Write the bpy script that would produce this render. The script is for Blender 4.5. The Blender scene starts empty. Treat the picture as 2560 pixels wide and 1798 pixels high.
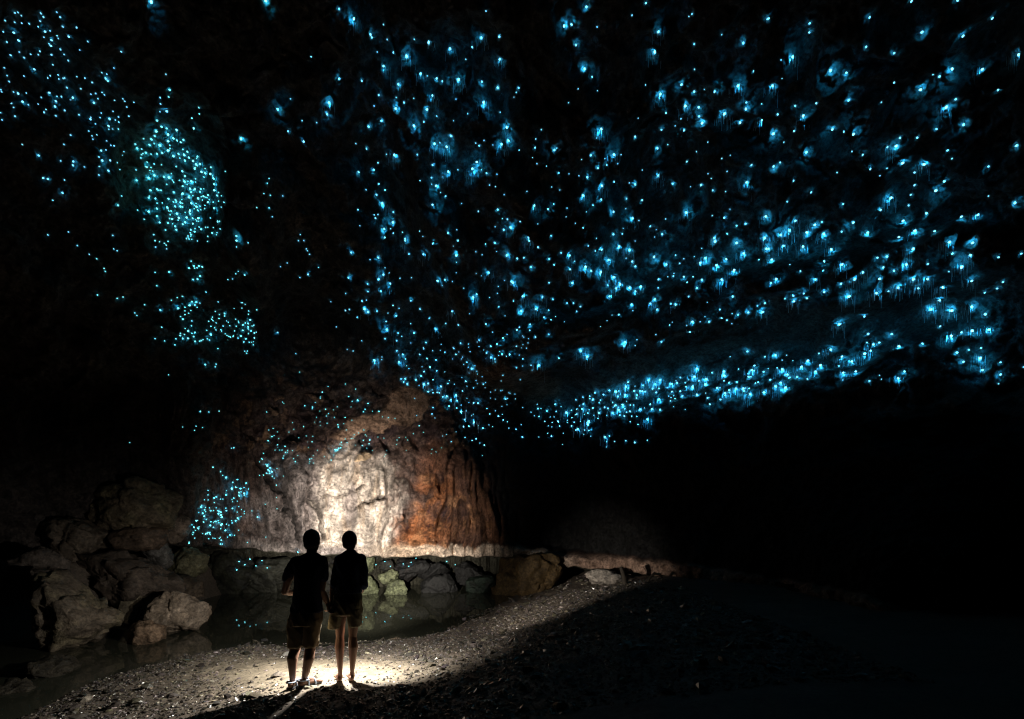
import bpy, bmesh, math, random
import numpy as np
from mathutils import Vector, Matrix
from mathutils.bvhtree import BVHTree

random.seed(7)
RNG = np.random.default_rng(7)
SC = bpy.context.scene
COL = SC.collection

# ------------------------------------------------------------------ camera
F = 1280.0            # focal length in photo pixels (2560 wide)
HOR = 1290.0          # horizon row
CZ = 1.97             # eye height above the sand
cam_d = bpy.data.cameras.new('camera')
cam = bpy.data.objects.new('camera', cam_d)
COL.objects.link(cam)
cam.location = (0, 0, CZ)
cam.rotation_euler = (math.radians(90), 0, 0)
cam_d.sensor_width = 36.0
cam_d.lens = 36.0 * F / 2560.0
cam_d.shift_x = 0.0
cam_d.shift_y = (HOR - 899.0) / 2560.0
cam_d.clip_start = 0.05
cam_d.clip_end = 200
SC.camera = cam

# ------------------------------------------------------------------ world: a cave at night, no daylight reaches it
w = bpy.data.worlds.new('World')
SC.world = w
w.use_nodes = True
bg = w.node_tree.nodes['Background']
bg.inputs[0].default_value = (0.35, 0.38, 0.6, 1)
bg.inputs[1].default_value = 0.0006

SC.view_settings.view_transform = 'Standard'
SC.view_settings.look = 'None'
SC.view_settings.exposure = 0.0
SC.view_settings.gamma = 1.0
SC.view_settings.use_curve_mapping = False
cy = SC.cycles
cy.use_denoising = True
cy.denoiser = 'OPENIMAGEDENOISE'
cy.denoising_input_passes = 'RGB_ALBEDO_NORMAL'
cy.denoising_prefilter = 'ACCURATE'
cy.sample_clamp_direct = 0.0
cy.sample_clamp_indirect = 1.0
cy.use_light_tree = True
cy.max_bounces = 5
cy.diffuse_bounces = 1
cy.glossy_bounces = 3
cy.caustics_reflective = False
cy.caustics_refractive = False
cy.filter_width = 1.1
cy.use_adaptive_sampling = False

# ------------------------------------------------------------------ helpers
def W(px, py, d):
    """point seen at photo pixel (px, py) at forward distance d"""
    return np.array([(px - 1280.0) / F * d, d, CZ - (py - HOR) / F * d])

def sstep(a, b, x):
    t = np.clip((x - a) / (b - a), 0, 1)
    return t * t * (3 - 2 * t)

_perm = RNG.permutation(256).astype(np.int64)
_perm = np.concatenate([_perm, _perm, _perm])
_g = RNG.normal(size=(256, 3)); _g /= np.linalg.norm(_g, axis=1)[:, None]
def pnoise(P):
    P = np.asarray(P, dtype=np.float64)
    i = np.floor(P).astype(np.int64)
    f = P - i
    u = f * f * f * (f * (f * 6 - 15) + 10)
    i &= 255
    out = 0
    for dx in (0, 1):
        for dy in (0, 1):
            for dz in (0, 1):
                h = _perm[_perm[_perm[i[:, 0] + dx] + i[:, 1] + dy] + i[:, 2] + dz]
                g = _g[h]
                n = g[:, 0] * (f[:, 0] - dx) + g[:, 1] * (f[:, 1] - dy) + g[:, 2] * (f[:, 2] - dz)
                wgt = (u[:, 0] if dx else 1 - u[:, 0]) * (u[:, 1] if dy else 1 - u[:, 1]) * (u[:, 2] if dz else 1 - u[:, 2])
                out = out + n * wgt
    return out * 1.6
def fbm(P, octv=4, gain=0.5, lac=2.03):
    a, s, o = 1.0, 0.0, P
    for k in range(octv):
        s = s + a * pnoise(o + 17.3 * k)
        a *= gain; o = o * lac
    return s
def ridged(P, octv=3):
    a, s, o = 1.0, 0.0, P
    for k in range(octv):
        s = s + a * (1 - 2 * np.abs(pnoise(o + 9.1 * k)))
        a *= 0.5; o = o * 2.1
    return s

_wp = RNG.random((256, 3)); _wv = RNG.normal(size=(256, 3)); _wr = RNG.random(256)
def worley(P):
    """cellular noise: distance to the nearest and second cell, plus a random tilted plane per cell"""
    P = np.asarray(P, float); i0 = np.floor(P).astype(np.int64)
    f1 = np.full(len(P), 9.0); f2 = np.full(len(P), 9.0); hid = np.zeros(len(P), np.int64); vec = np.zeros_like(P)
    for dx in (-1, 0, 1):
        for dy in (-1, 0, 1):
            for dz in (-1, 0, 1):
                c = i0 + np.array([dx, dy, dz]); ci = c & 255
                h = _perm[_perm[_perm[ci[:, 0]] + ci[:, 1]] + ci[:, 2]]
                v = P - (c + _wp[h]); d = np.sqrt((v * v).sum(1))
                m = d < f1
                f2 = np.where(m, f1, np.minimum(f2, d)); f1 = np.where(m, d, f1)
                hid = np.where(m, h, hid); vec[m] = v[m]
    return f1, f2, _wr[hid], (vec * _wv[hid]).sum(1)
def facets_noise(P, crev=0.25):
    """broken rock: tilted facets, steps between blocks and narrow crevices"""
    f1, f2, r, tilt = worley(P)
    return 0.55 * tilt + 0.9 * (r - 0.5) - crev * np.exp(-((f2 - f1) / 0.07) ** 2)

def mesh_np(name, V, Fc, smooth=True, col=None, mat_idx=None):
    V = np.asarray(V, dtype=np.float32); Fc = np.asarray(Fc, dtype=np.int32)
    me = bpy.data.meshes.new(name)
    n, k = Fc.shape
    me.vertices.add(len(V)); me.vertices.foreach_set('co', V.ravel())
    me.loops.add(n * k); me.loops.foreach_set('vertex_index', Fc.ravel())
    me.polygons.add(n)
    me.polygons.foreach_set('loop_start', np.arange(0, n * k, k, dtype=np.int32))
    me.polygons.foreach_set('loop_total', np.full(n, k, dtype=np.int32))
    me.polygons.foreach_set('use_smooth', np.full(n, smooth, dtype=bool))
    if mat_idx is not None:
        me.polygons.foreach_set('material_index', np.asarray(mat_idx, dtype=np.int32))
    me.update(calc_edges=True)
    if col is not None:
        a = me.color_attributes.new('Col', 'FLOAT_COLOR', 'POINT')
        c = np.ones((len(V), 4), dtype=np.float32); c[:, :3] = col
        a.data.foreach_set('color', c.ravel())
    return me

def link(name, me, mat=None, parent=None, label=None, cat=None, group=None, kind=None):
    o = bpy.data.objects.new(name, me)
    COL.objects.link(o)
    if mat is not None:
        for m in (mat if isinstance(mat, (list, tuple)) else [mat]):
            me.materials.append(m)
    if parent is not None: o.parent = parent
    if label: o['label'] = label
    if cat: o['category'] = cat
    if group: o['group'] = group
    if kind: o['kind'] = kind
    return o

def empty(name, loc, label, cat, group=None):
    o = bpy.data.objects.new(name, None)
    COL.objects.link(o); o.location = loc
    o.empty_display_size = 0.1
    o['label'] = label; o['category'] = cat
    if group: o['group'] = group
    return o

# ------------------------------------------------------------------ materials
def new_mat(name):
    m = bpy.data.materials.new(name); m.use_nodes = True
    return m, m.node_tree.nodes, m.node_tree.links, m.node_tree.nodes['Principled BSDF']

def rock_mat(name, use_attr=True, base=(0.3, 0.25, 0.2), rough=0.7, bump=0.6, bscale=22.0, var=0.45, dist=0.03, spec=0.35, grain=0.45):
    m, N, L, B = new_mat(name)
    tc = N.new('ShaderNodeTexCoord')
    n1 = N.new('ShaderNodeTexNoise'); n1.inputs['Scale'].default_value = bscale * 0.28; n1.inputs['Detail'].default_value = 6
    n2 = N.new('ShaderNodeTexNoise'); n2.inputs['Scale'].default_value = bscale; n2.inputs['Detail'].default_value = 7; n2.inputs['Roughness'].default_value = 0.65
    for n in (n1, n2): L.new(tc.outputs['Object'], n.inputs['Vector'])
    mr = N.new('ShaderNodeMapRange'); mr.inputs['From Min'].default_value = 0.3; mr.inputs['From Max'].default_value = 0.7
    mr.inputs['To Min'].default_value = 1 - var; mr.inputs['To Max'].default_value = 1 + var
    L.new(n1.outputs['Fac'], mr.inputs['Value'])
    mg = N.new('ShaderNodeMapRange'); mg.inputs['From Min'].default_value = 0.32; mg.inputs['From Max'].default_value = 0.68
    mg.inputs['To Min'].default_value = 1 - grain; mg.inputs['To Max'].default_value = 1 + grain
    L.new(n2.outputs['Fac'], mg.inputs['Value'])
    mm = N.new('ShaderNodeMath'); mm.operation = 'MULTIPLY'
    L.new(mr.outputs['Result'], mm.inputs[0]); L.new(mg.outputs['Result'], mm.inputs[1])
    mx = N.new('ShaderNodeMix'); mx.data_type = 'RGBA'; mx.blend_type = 'MULTIPLY'; mx.inputs['Factor'].default_value = 1
    if use_attr:
        at = N.new('ShaderNodeAttribute'); at.attribute_name = 'Col'
        L.new(at.outputs['Color'], mx.inputs['A'])
    else:
        mx.inputs['A'].default_value = (*base, 1)
    L.new(mm.outputs[0], mx.inputs['B'])
    L.new(mx.outputs['Result'], B.inputs['Base Color'])
    B.inputs['Roughness'].default_value = rough
    B.inputs['Specular IOR Level'].default_value = spec
    bp = N.new('ShaderNodeBump'); bp.inputs['Strength'].default_value = bump; bp.inputs['Distance'].default_value = dist
    L.new(n2.outputs['Fac'], bp.inputs['Height']); L.new(bp.outputs['Normal'], B.inputs['Normal'])
    return m

def cloth_mat(name, base, rough=0.9, scale=180):
    m, N, L, B = new_mat(name)
    tc = N.new('ShaderNodeTexCoord')
    n = N.new('ShaderNodeTexNoise'); n.inputs['Scale'].default_value = scale; L.new(tc.outputs['Object'], n.inputs['Vector'])
    n3 = N.new('ShaderNodeTexNoise'); n3.inputs['Scale'].default_value = 9; L.new(tc.outputs['Object'], n3.inputs['Vector'])
    mr = N.new('ShaderNodeMapRange'); mr.inputs['To Min'].default_value = 0.7; mr.inputs['To Max'].default_value = 1.3
    L.new(n3.outputs['Fac'], mr.inputs['Value'])
    mx = N.new('ShaderNodeMix'); mx.data_type = 'RGBA'; mx.blend_type = 'MULTIPLY'; mx.inputs['Factor'].default_value = 1
    mx.inputs['A'].default_value = (*base, 1); L.new(mr.outputs['Result'], mx.inputs['B'])
    L.new(mx.outputs['Result'], B.inputs['Base Color'])
    bp = N.new('ShaderNodeBump'); bp.inputs['Strength'].default_value = 0.3; bp.inputs['Distance'].default_value = 0.002
    L.new(n.outputs['Fac'], bp.inputs['Height']); L.new(bp.outputs['Normal'], B.inputs['Normal'])
    B.inputs['Roughness'].default_value = rough; B.inputs['Specular IOR Level'].default_value = 0.2
    return m

def plain_mat(name, base, rough=0.6, metal=0.0, var=0.2, scale=30, spec=0.4):
    m, N, L, B = new_mat(name)
    tc = N.new('ShaderNodeTexCoord')
    n = N.new('ShaderNodeTexNoise'); n.inputs['Scale'].default_value = scale; L.new(tc.outputs['Object'], n.inputs['Vector'])
    mr = N.new('ShaderNodeMapRange'); mr.inputs['To Min'].default_value = 1 - var; mr.inputs['To Max'].default_value = 1 + var
    L.new(n.outputs['Fac'], mr.inputs['Value'])
    mx = N.new('ShaderNodeMix'); mx.data_type = 'RGBA'; mx.blend_type = 'MULTIPLY'; mx.inputs['Factor'].default_value = 1
    mx.inputs['A'].default_value = (*base, 1); L.new(mr.outputs['Result'], mx.inputs['B'])
    L.new(mx.outputs['Result'], B.inputs['Base Color'])
    B.inputs['Roughness'].default_value = rough; B.inputs['Metallic'].default_value = metal
    B.inputs['Specular IOR Level'].default_value = spec
    return m

def glow_mat(name, rgb, strength):
    m = bpy.data.materials.new(name); m.use_nodes = True
    N = m.node_tree.nodes; L = m.node_tree.links; N.clear()
    out = N.new('ShaderNodeOutputMaterial'); e = N.new('ShaderNodeEmission')
    e.inputs['Color'].default_value = (*rgb, 1); e.inputs['Strength'].default_value = strength
    L.new(e.outputs[0], out.inputs['Surface'])
    m.cycles.emission_sampling = 'FRONT'
    return m

M_ROCK = rock_mat('cave_rock', bump=1.0, bscale=15, dist=0.09, rough=0.75, grain=0.65, spec=0.12)
M_BOULDER = rock_mat('boulder_rock', bump=0.9, bscale=17, dist=0.05, rough=0.6, grain=0.6)
M_GROUND = rock_mat('wet_sand', bump=0.7, bscale=60, dist=0.01, rough=0.6, var=0.3)
M_PEBBLE = rock_mat('wet_pebble', bump=0.2, bscale=120, dist=0.004, rough=0.2, var=0.3, spec=0.6)

# ------------------------------------------------------------------ terrain function
SHORE = np.array([(-4.9, -4), (-5.3, 5.2), (-5.6, 6.9), (-5.2, 8.1), (-4.4, 9.0), (-3.6, 8.75), (-2.66, 8.96), (-1.63, 9.47),
                  (-1.17, 9.97), (-.87, 11.1), (-.39, 12.6), (.23, 14.96), (1.2, 18), (2, 24)])
LAND = np.vstack([SHORE, [(30, 24), (30, -4)]])
ZW = -0.25
def poly_inside(poly, X, Y):
    ins = np.zeros(X.shape, bool); n = len(poly)
    for i in range(n):
        x1, y1 = poly[i]; x2, y2 = poly[(i + 1) % n]
        c = ((y1 > Y) != (y2 > Y)) & (X < (x2 - x1) * (Y - y1) / ((y2 - y1) + 1e-12) + x1)
        ins ^= c
    return ins
def seg_dist(P, X, Y, closed=False):
    best = np.full(X.shape, 1e9); n = len(P)
    for i in range(n if closed else n - 1):
        x1, y1 = P[i]; x2, y2 = P[(i + 1) % n]
        dx, dy = x2 - x1, y2 - y1
        t = np.clip(((X - x1) * dx + (Y - y1) * dy) / (dx * dx + dy * dy + 1e-12), 0, 1)
        best = np.minimum(best, np.hypot(X - x1 - t * dx, Y - y1 - t * dy))
    return best
def terrain(X, Y):
    X = np.asarray(X, float); Y = np.asarray(Y, float)
    sd = seg_dist(SHORE, X, Y); ins = poly_inside(LAND, X, Y)
    P2 = np.stack([X.ravel() * 0.5, Y.ravel() * 0.5, np.zeros(X.size)], 1)
    nz = fbm(P2, 3).reshape(X.shape)
    P3 = np.stack([X.ravel() * 3.1, Y.ravel() * 3.1, np.full(X.size, 3.0)], 1)
    nz2 = fbm(P3, 3).reshape(X.shape)
    sdn = sd + 0.25 * nz + 0.07 * nz2
    land = ZW + 0.096 * np.minimum(sdn, 4.2) + 0.02 * np.maximum(sdn - 4.2, 0) + 0.33 * sstep(-0.9, 2.8, X) * sstep(0.3, 2.0, sdn) + 0.012 * nz2
    sea = ZW - 0.10 * (sd + 0.1) - 0.02 * nz
    z = np.where(ins, land, np.maximum(sea, -0.9))
    m = (X + 5) * -0.41 + (Y - 10.2) * 0.912
    z = z + np.clip(m * 0.8, 0, 1.9) * sstep(-7.7, -9.0, X)
    return z
def tz(x, y): return float(terrain(np.array([x]), np.array([y]))[0])
# ------------------------------------------------------------------ cave wall and vault
LIPX = [-1500, 0, 300, 420, 560, 620, 800, 950, 1100, 1240, 1330, 1440, 1600, 1720, 1900, 2150, 2560, 4000]
LIPY = [1500, 1420, 1375, 1362, 1366, 1374, 1386, 1389, 1391, 1391, 1399, 1417, 1433, 1446, 1472, 1516, 1650, 1950]
def lip(px): return np.interp(px, LIPX, LIPY) + 2.5 * np.sin(px / 23.0) * np.sin(px / 61.0 + 1) + 2.0 * np.sin(px / 9.0 + np.sin(px / 37.0) * 2)
def gauss(px, py, cx, cy_, rx, ry, rot=0):
    c, s = math.cos(math.radians(rot)), math.sin(math.radians(rot))
    u = (px - cx) * c + (py - cy_) * s; v = -(px - cx) * s + (py - cy_) * c
    return np.exp(-(u / rx) ** 2 - (v / ry) ** 2)

def base_depth(px, py):
    dx = (px - 1280) / F; dz = -(py - HOR) / F
    ax, ay, az, c0 = 13.0, 11.3, 11.5, 4.0
    A = (dx / ax) ** 2 + (1 / ay) ** 2 + (dz / az) ** 2
    B = -2 * c0 / ay ** 2 + 2 * CZ * dz / az ** 2
    Cc = (c0 / ay) ** 2 + (CZ / az) ** 2 - 1
    t = (-B + np.sqrt(B * B - 4 * A * Cc)) / (2 * A)
    # the right hand wall leans in over the gravel bank
    t = t - 4.0 * sstep(1280, 2250, px) * sstep(850, 1450, py) + 1.5 * sstep(2300, 2700, px) * sstep(1000, 1450, py)
    # broad shapes
    t = t - 0.6 * gauss(px, py, 940, 1210, 290, 230) - 1.3 * gauss(px, py, 900, 1280, 210, 190) - 0.5 * gauss(px, py, 1090, 1300, 80, 110)
    t = t + 1.5 * sstep(-15, 70, px - (1085 + (py - 950) * 0.42)) * sstep(900, 1000, py) * sstep(18, 46, lip(px) - py) * sstep(1560, 1330, px)
    t = t + 2.0 * gauss(px, py, 770, 850, 150, 110) - 0.8 * gauss(px, py, 640, 700, 55, 210, -8)
    t = t + 0.6 * gauss(px, py, 440, 480, 105, 150, -20) - 0.9 * gauss(px, py, 455, 1070, 55, 130)
    t = t + 0.8 * gauss(px, py, 545, 1230, 50, 120) - 0.5 * gauss(px, py, 560, 560, 60, 120)
    t = t - 0.8 * gauss(px, py, 1300, 520, 330, 230, 35) + 0.9 * gauss(px, py, 1650, 430, 120, 220, 20)
    t = t + 0.7 * gauss(px, py, 2270, 540, 90, 110) + 0.6 * gauss(px, py, 1880, 330, 90, 60)
    t = t + 0.8 * gauss(px, py, 1000, 600, 70, 300, -12) - 0.6 * gauss(px, py, 1140, 700, 60, 300, -20)
    # long undercut ledges
    mk = sstep(1120, 1320, px) * sstep(2700, 2250, px)
    s = py - (1110 - 0.238 * (px - 1250)) + 10 * np.sin(px / 70.0)
    t = t + mk * (-0.75 * np.exp(-((s + 200) / 55) ** 2) + 0.55 * np.exp(-((s + 75) / 65) ** 2) - 0.35 * np.exp(-((s - 55) / 80) ** 2))
    s2 = py - (915 - 0.23 * (px - 1250)) + 14 * np.sin(px / 90.0 + 1)
    t = t + mk * (-0.5 * np.exp(-((s2 + 70) / 45) ** 2) + 0.35 * np.exp(-((s2 + 10) / 35) ** 2) - 0.45 * np.exp(-((s2 - 75) / 70) ** 2))
    return t

nc_in, nr_in = 760, 430
PXc = np.concatenate([np.linspace(-1500, -30, 45), np.linspace(-8, 2568, nc_in), np.linspace(2590, 4000, 45)])
V_in = np.linspace(0, 1, nr_in)
V_up = np.linspace(-60, -1800, 45)[1:]
def t6(pts): return [(640 + x / 2.689, 600 + y / 2.689) for x, y in pts]
PLATE_A = t6([(490, 1330), (545, 1292), (600, 1250), (625, 1195), (690, 1185), (780, 1170), (850, 1140), (905, 1020), (960, 985), (1060, 980), (1140, 1010),
              (1170, 1050), (1160, 1110), (1110, 1150), (1090, 1215), (1030, 1240), (880, 1245), (820, 1280), (760, 1265), (640, 1335)])
PLATE_B = t6([(635, 1485), (690, 1440), (760, 1422), (778, 1440), (740, 1470), (680, 1492)])
PLATE_C = [(1165, 932), (1200, 915), (1240, 905), (1290, 918), (1340, 925), (1392, 950), (1398, 985), (1340, 1005), (1260, 990), (1200, 975)]

PX = np.repeat(PXc[None, :], nr_in + len(V_up), 0)
LP = lip(PXc)
PY = np.vstack([LP[None, :] + (-60 - LP[None, :]) * V_in[:, None], np.repeat(V_up[:, None], len(PXc), 1)])
px, py = PX.ravel(), PY.ravel()
T = base_depth(px, py)
P = np.stack([(px - 1280) / F * T, T, CZ - (py - HOR) / F * T], 1)
C0 = np.array([0, 4, 2.0])
inw = C0 - P; inw /= np.linalg.norm(inw, axis=1)[:, None]

# relief: big lumps, folded ridges, flutes that run down the rock
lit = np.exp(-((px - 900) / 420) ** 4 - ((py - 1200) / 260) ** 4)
flow = np.arctan2(px - 700, py + 900)
rad = np.hypot(px - 700, py + 900)
warp = pnoise(P * 0.55) * 0.10
flute = ridged(np.stack([(flow + warp * 0.35) * 17, rad / 420.0, np.full_like(px, 2.2)], 1), 2)
fl_mask = sstep(820, 950, px) * sstep(1760, 1500, px) * sstep(1080, 900, py) * sstep(60, 260, py)
big = fbm(P * 0.33, 3)
med = ridged(P * np.array([0.9, 0.9, 0.75]) + 5.0, 3)
fine = fbm(P * 3.3 + 2.0, 4)
smooth_band = np.exp(-((py - (1010 - 0.238 * (px - 1250))) / 55) ** 2) * sstep(1250, 1400, px)
low_right = sstep(1280, 1420, px) * sstep(1120, 1200, py)
amp = 1 - 0.8 * smooth_band - 0.5 * low_right - 0.75 * lit
disp = 0.55 * big * (1 - 0.6 * lit) + 0.20 * med * amp + 0.085 * fine * (1 - 0.5 * smooth_band) + 0.16 * flute * fl_mask
# arched pockets
pock = np.maximum(0, pnoise(P * np.array([1.5, 1.5, 1.1]) + 31.0) - 0.05)
disp = disp - 0.55 * pock * amp
# finer broken relief everywhere the rock is bare
crisp = ridged(P * np.array([7.5, 7.5, 5.5]) + 14.0, 2)
facet = facets_noise(P * np.array([1.5, 1.5, 1.3]) + 0.35 * np.stack([pnoise(P * 1.7), pnoise(P * 1.7 + 5), pnoise(P * 1.7 + 9)], 1))
facet2 = facets_noise(P * 4.2 + 7)
disp = disp + (0.16 * facet + 0.05 * facet2) * (1 - 0.8 * smooth_band) * (1 - lit) * (1 - 0.6 * low_right)
disp = disp + 0.035 * crisp * (1 - 0.7 * smooth_band) * (1 - 0.55 * lit)
# vertical drapery: right part and left part of the lit face
wob = 0.7 * pnoise(P * 0.7 + 61) + 0.12 * pnoise(P * 2.6 + 81)
dr_m = sstep(1040, 1120, px) * sstep(1330, 1250, px) * sstep(1060, 1160, py) + 0.8 * sstep(680, 600, px) * sstep(400, 440, px) * sstep(930, 1000, py)
drap = ridged(np.stack([px / 21.0 + 1.3 * wob, py / 190.0 + 0.3 * wob, np.full_like(px, 0.5)], 1), 2)
disp = disp + 0.30 * drap * dr_m
flow_m = sstep(600, 720, px) * sstep(1080, 980, px) * sstep(1110, 1190, py)
drip = fbm(np.stack([px / 58.0 + wob, py / 240.0 + 0.4 * wob, np.full_like(px, 4.5)], 1), 3)
drip2 = fbm(np.stack([px / 17.0 + 1.6 * wob, py / 120.0 + 0.6 * wob, np.full_like(px, 7.5)], 1), 3)
crev = ridged(np.stack([px / 62.0 + wob, py / 260.0 + 0.3 * wob, np.full_like(px, 11.5)], 1), 3)
disp = disp + flow_m * (0.40 * drip + 0.06 * drip2 + 0.12 * pnoise(P * 0.9 + 4)) + flow_m * sstep(860, 740, px) * 0.34 * crev
rough_up = lit * sstep(1190, 1110, py)
disp = disp - lit * (0.9 * gauss(px, py, 790, 1005, 90, 30, -12) + 0.6 * gauss(px, py, 700, 1075, 60, 30) + 0.5 * gauss(px, py, 985, 1095, 80, 25) + 0.35 * gauss(px, py, 1065, 1120, 30, 60))
disp = disp + rough_up * (0.42 * facet + 0.15 * facet2 + 0.10 * fine)
# rust side: rounded lumps with hollows
rust_m = sstep(950, 1010, px) * sstep(1150, 1080, px) * sstep(1110, 1180, py)
disp = disp + rust_m * (0.16 * fbm(P * 1.3 + 8, 3) + 0.16 * facet + 0.09 * facet2 - 0.5 * np.maximum(0, pnoise(P * 1.9 + 22) - 0.18))
# plates: smooth slabs left proud of the rough rock
def plate(poly, h, soft):
    poly = np.array(poly)
    sd = seg_dist(poly, px, py, True); ins = poly_inside(poly, px, py)
    sgn = np.where(ins, sd, -sd) + 9 * fbm(P * 2.6, 4) + 5 * facets_noise(P * 3.1)
    return sstep(-soft, soft, sgn + 1)
pa, pb, pc = plate(PLATE_A, 1, 2.5), plate(PLATE_B, 1, 2.5), plate(PLATE_C, 1, 14)
pm = np.maximum(np.maximum(pa, pb), 0.8 * pc)
disp = disp * (1 - 0.93 * pm) + 0.30 * pa + 0.28 * pb + 0.1 * pc + pm * (0.04 * fbm(P * 2.0, 4) + 0.05 * facet)
# dark cracks in the pale face
def crack(pts, wd):
    return np.exp(-(seg_dist(np.array(pts), px + 9 * fbm(P * 4, 3), py + 9 * fbm(P * 4 + 40, 3)) / wd) ** 2)
ck = np.maximum(crack([(908, 1262), (935, 1256), (962, 1244)], 2.6), 0.8 * crack([(925, 1254), (940, 1250), (966, 1240)], 2.4))
ck = np.maximum(ck, 0.8 * crack([(890, 1219), (915, 1213)], 2.0))
ck = np.maximum(ck, crack([(893, 1270), (905, 1264)], 2.5))
ck = np.maximum(ck, crack([(712, 1240), (728, 1300), (735, 1350)], 5))
ck = np.maximum(ck, crack([(640, 1150), (668, 1210), (700, 1240), (714, 1290)], 4))
ck = np.maximum(ck, 0.8 * crack([(760, 1180), (770, 1240), (800, 1290), (806, 1350)], 3.5))
ck = np.maximum(ck, 0.6 * crack([(795, 1242), (850, 1240), (895, 1228)], 2.5))
disp = disp - 0.55 * ck + 0.05 * facet2 * flow_m * sstep(800, 720, px) + 0.035 * facet2 * flow_m
# lip slab stands a little proud
lipm = sstep(40, 26, np.abs(lip(px) - py)) * sstep(520, 640, px)
disp = disp + lipm * 0.22
P = P + inw * disp[:, None]

# stone colour, with some light and shade painted into it
nA = fbm(P * 0.8 + 50, 4); nB = fbm(P * 2.2 + 70, 3)
colr = np.empty((len(P), 3)); colr[:] = (0.125, 0.11, 0.10)
def mixc(m, c):
    global colr
    m = np.clip(m, 0, 1)[:, None]
    colr = colr * (1 - m) + np.array(c) * m
wx = px + 48 * nA + 26 * nB; wy = py + 34 * fbm(P * 1.1 + 90, 3)
low = sstep(1105, 1185, wy) * sstep(1500, 1420, py)
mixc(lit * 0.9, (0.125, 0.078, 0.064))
mixc(rough_up * sstep(-0.1, 0.4, nB), (0.055, 0.036, 0.038))
wf1, wf2, chip, _t = worley(P * 2.6 + 0.3 * np.stack([nA, nB, nA], 1))
mixc(rough_up * sstep(0.70, 0.78, chip) * sstep(0.06, 0.16, wf2 - wf1) * 0.9, (0.27, 0.165, 0.105))
mixc(rough_up * sstep(0.16, 0.03, wf2 - wf1), (0.035, 0.024, 0.025))
mixc(low * sstep(600, 690, wx) * sstep(1110, 1000, wx), (0.22, 0.188, 0.18))
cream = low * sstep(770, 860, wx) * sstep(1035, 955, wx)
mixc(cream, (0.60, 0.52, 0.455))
vein = sstep(0.05, 0.5, fbm(np.stack([px / 40.0 + wob, py / 170.0, np.full_like(px, 1.5)], 1), 4))
mixc(low * vein * sstep(640, 700, wx) * sstep(1020, 960, wx) * 0.75, (0.30, 0.25, 0.235))
mixc(cream * sstep(0.15, 0.6, drip2) * 0.45, (0.52, 0.37, 0.24))
rust = sstep(1060, 1240, wy + 70 * fbm(P * 0.9 + 15, 3)) * sstep(955, 1040, wx + 50 * fbm(P * 1.3 + 25, 3) - 0.22 * (1320 - py)) * sstep(1330, 1250, wx)
mixc(rust, (0.27, 0.105, 0.045))
mixc(rust * sstep(1060, 1150, wx) * 0.75, (0.135, 0.075, 0.052))
mixc(rust * sstep(-0.05, 0.45, fbm(P * 1.4 + 33, 4)) * 0.8, (0.10, 0.055, 0.042))
mixc(rust * sstep(0.25, 0.6, nB) * 0.5, (0.33, 0.165, 0.08))
streak = fbm(np.stack([px / 13.0 + 2.0 * wob, py / 150.0, np.full_like(px, 21.5)], 1), 4)
blot = fbm(P * np.array([1.6, 1.6, 0.9]) + 44, 4)
colr *= (1 - low * lit * np.clip(0.50 * sstep(-0.1, 0.6, streak) + 0.45 * sstep(0.1, 0.6, blot), 0, .8))[:, None]
colr *= (1 - 0.75 * low * lit * sstep(0.45, 0.95, -crev * 0.5 + 0.45) * sstep(900, 800, px))[:, None]  # crevice stain deepened with painted shade, as head-on light flattens the relief
colr *= (1 - 0.55 * low * lit * sstep(0.10, 0.0, wf2 - wf1) * sstep(0.4, 0.6, chip))[:, None]  # gaps between the blocks get the same painted shade
colr *= (1 - 0.9 * np.clip(ck, 0, 1))[:, None]
colr *= (1 - 0.65 * dr_m * sstep(0.1, -0.6, drap))[:, None]  # shade between the flutes painted in, frontal light barely shows them
seam = np.exp(-((wx + 40 * fbm(P * 1.3 + 25, 3) - 990 - 0.10 * (1320 - py)) / 34) ** 2) * sstep(1300, 1230, wy) * sstep(1060, 1110, wy)
mixc(seam * 0.9, (0.075, 0.047, 0.04))  # shade of the hollow along the seam, painted as a brown band
mixc(rust * sstep(1230, 1120, wy) * 0.8, (0.085, 0.045, 0.035))
mixc(sstep(0, 40, px + 18 * nB - (1085 + (py - 950) * 0.42)) * sstep(1000, 1060, py) * sstep(24, 36, lip(px) - py + 5 * nB), (0.022, 0.017, 0.016))  # unlit wall past the lit face: its darkness is painted in
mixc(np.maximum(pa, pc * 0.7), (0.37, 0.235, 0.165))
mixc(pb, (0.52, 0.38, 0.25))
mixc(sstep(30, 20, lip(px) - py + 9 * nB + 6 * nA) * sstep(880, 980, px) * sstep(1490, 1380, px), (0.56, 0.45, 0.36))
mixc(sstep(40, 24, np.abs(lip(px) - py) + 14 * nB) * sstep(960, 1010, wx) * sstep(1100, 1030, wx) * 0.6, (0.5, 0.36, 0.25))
mixc(sstep(26, 14, np.abs(lip(px) - py) + 8 * nB) * sstep(540, 640, px) * sstep(930, 850, px), (0.23, 0.20, 0.19))
mixc(sstep(1330, 1460, px) * sstep(1180, 1300, py) * sstep(40, 50, lip(px) - py), (0.012, 0.009, 0.008))  # shade above the right-hand lip, put into the colour
mixc(sstep(1380, 1480, px) * sstep(40, 28, lip(px) - py), (0.40, 0.265, 0.20))  # lip painted paler to stand for torch light along it
mixc(sstep(480, 380, px) * sstep(880, 1000, py), (0.055, 0.046, 0.042))  # left wall behind the boulders painted dark to read as unlit
mixc(gauss(px, py, 330, 430, 60, 110) * 0.9, (0.22, 0.30, 0.24))
colr *= np.clip(1 + 0.30 * nA + 0.22 * nB, 0.45, 1.7)[:, None]

nrow, ncol = PX.shape
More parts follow.
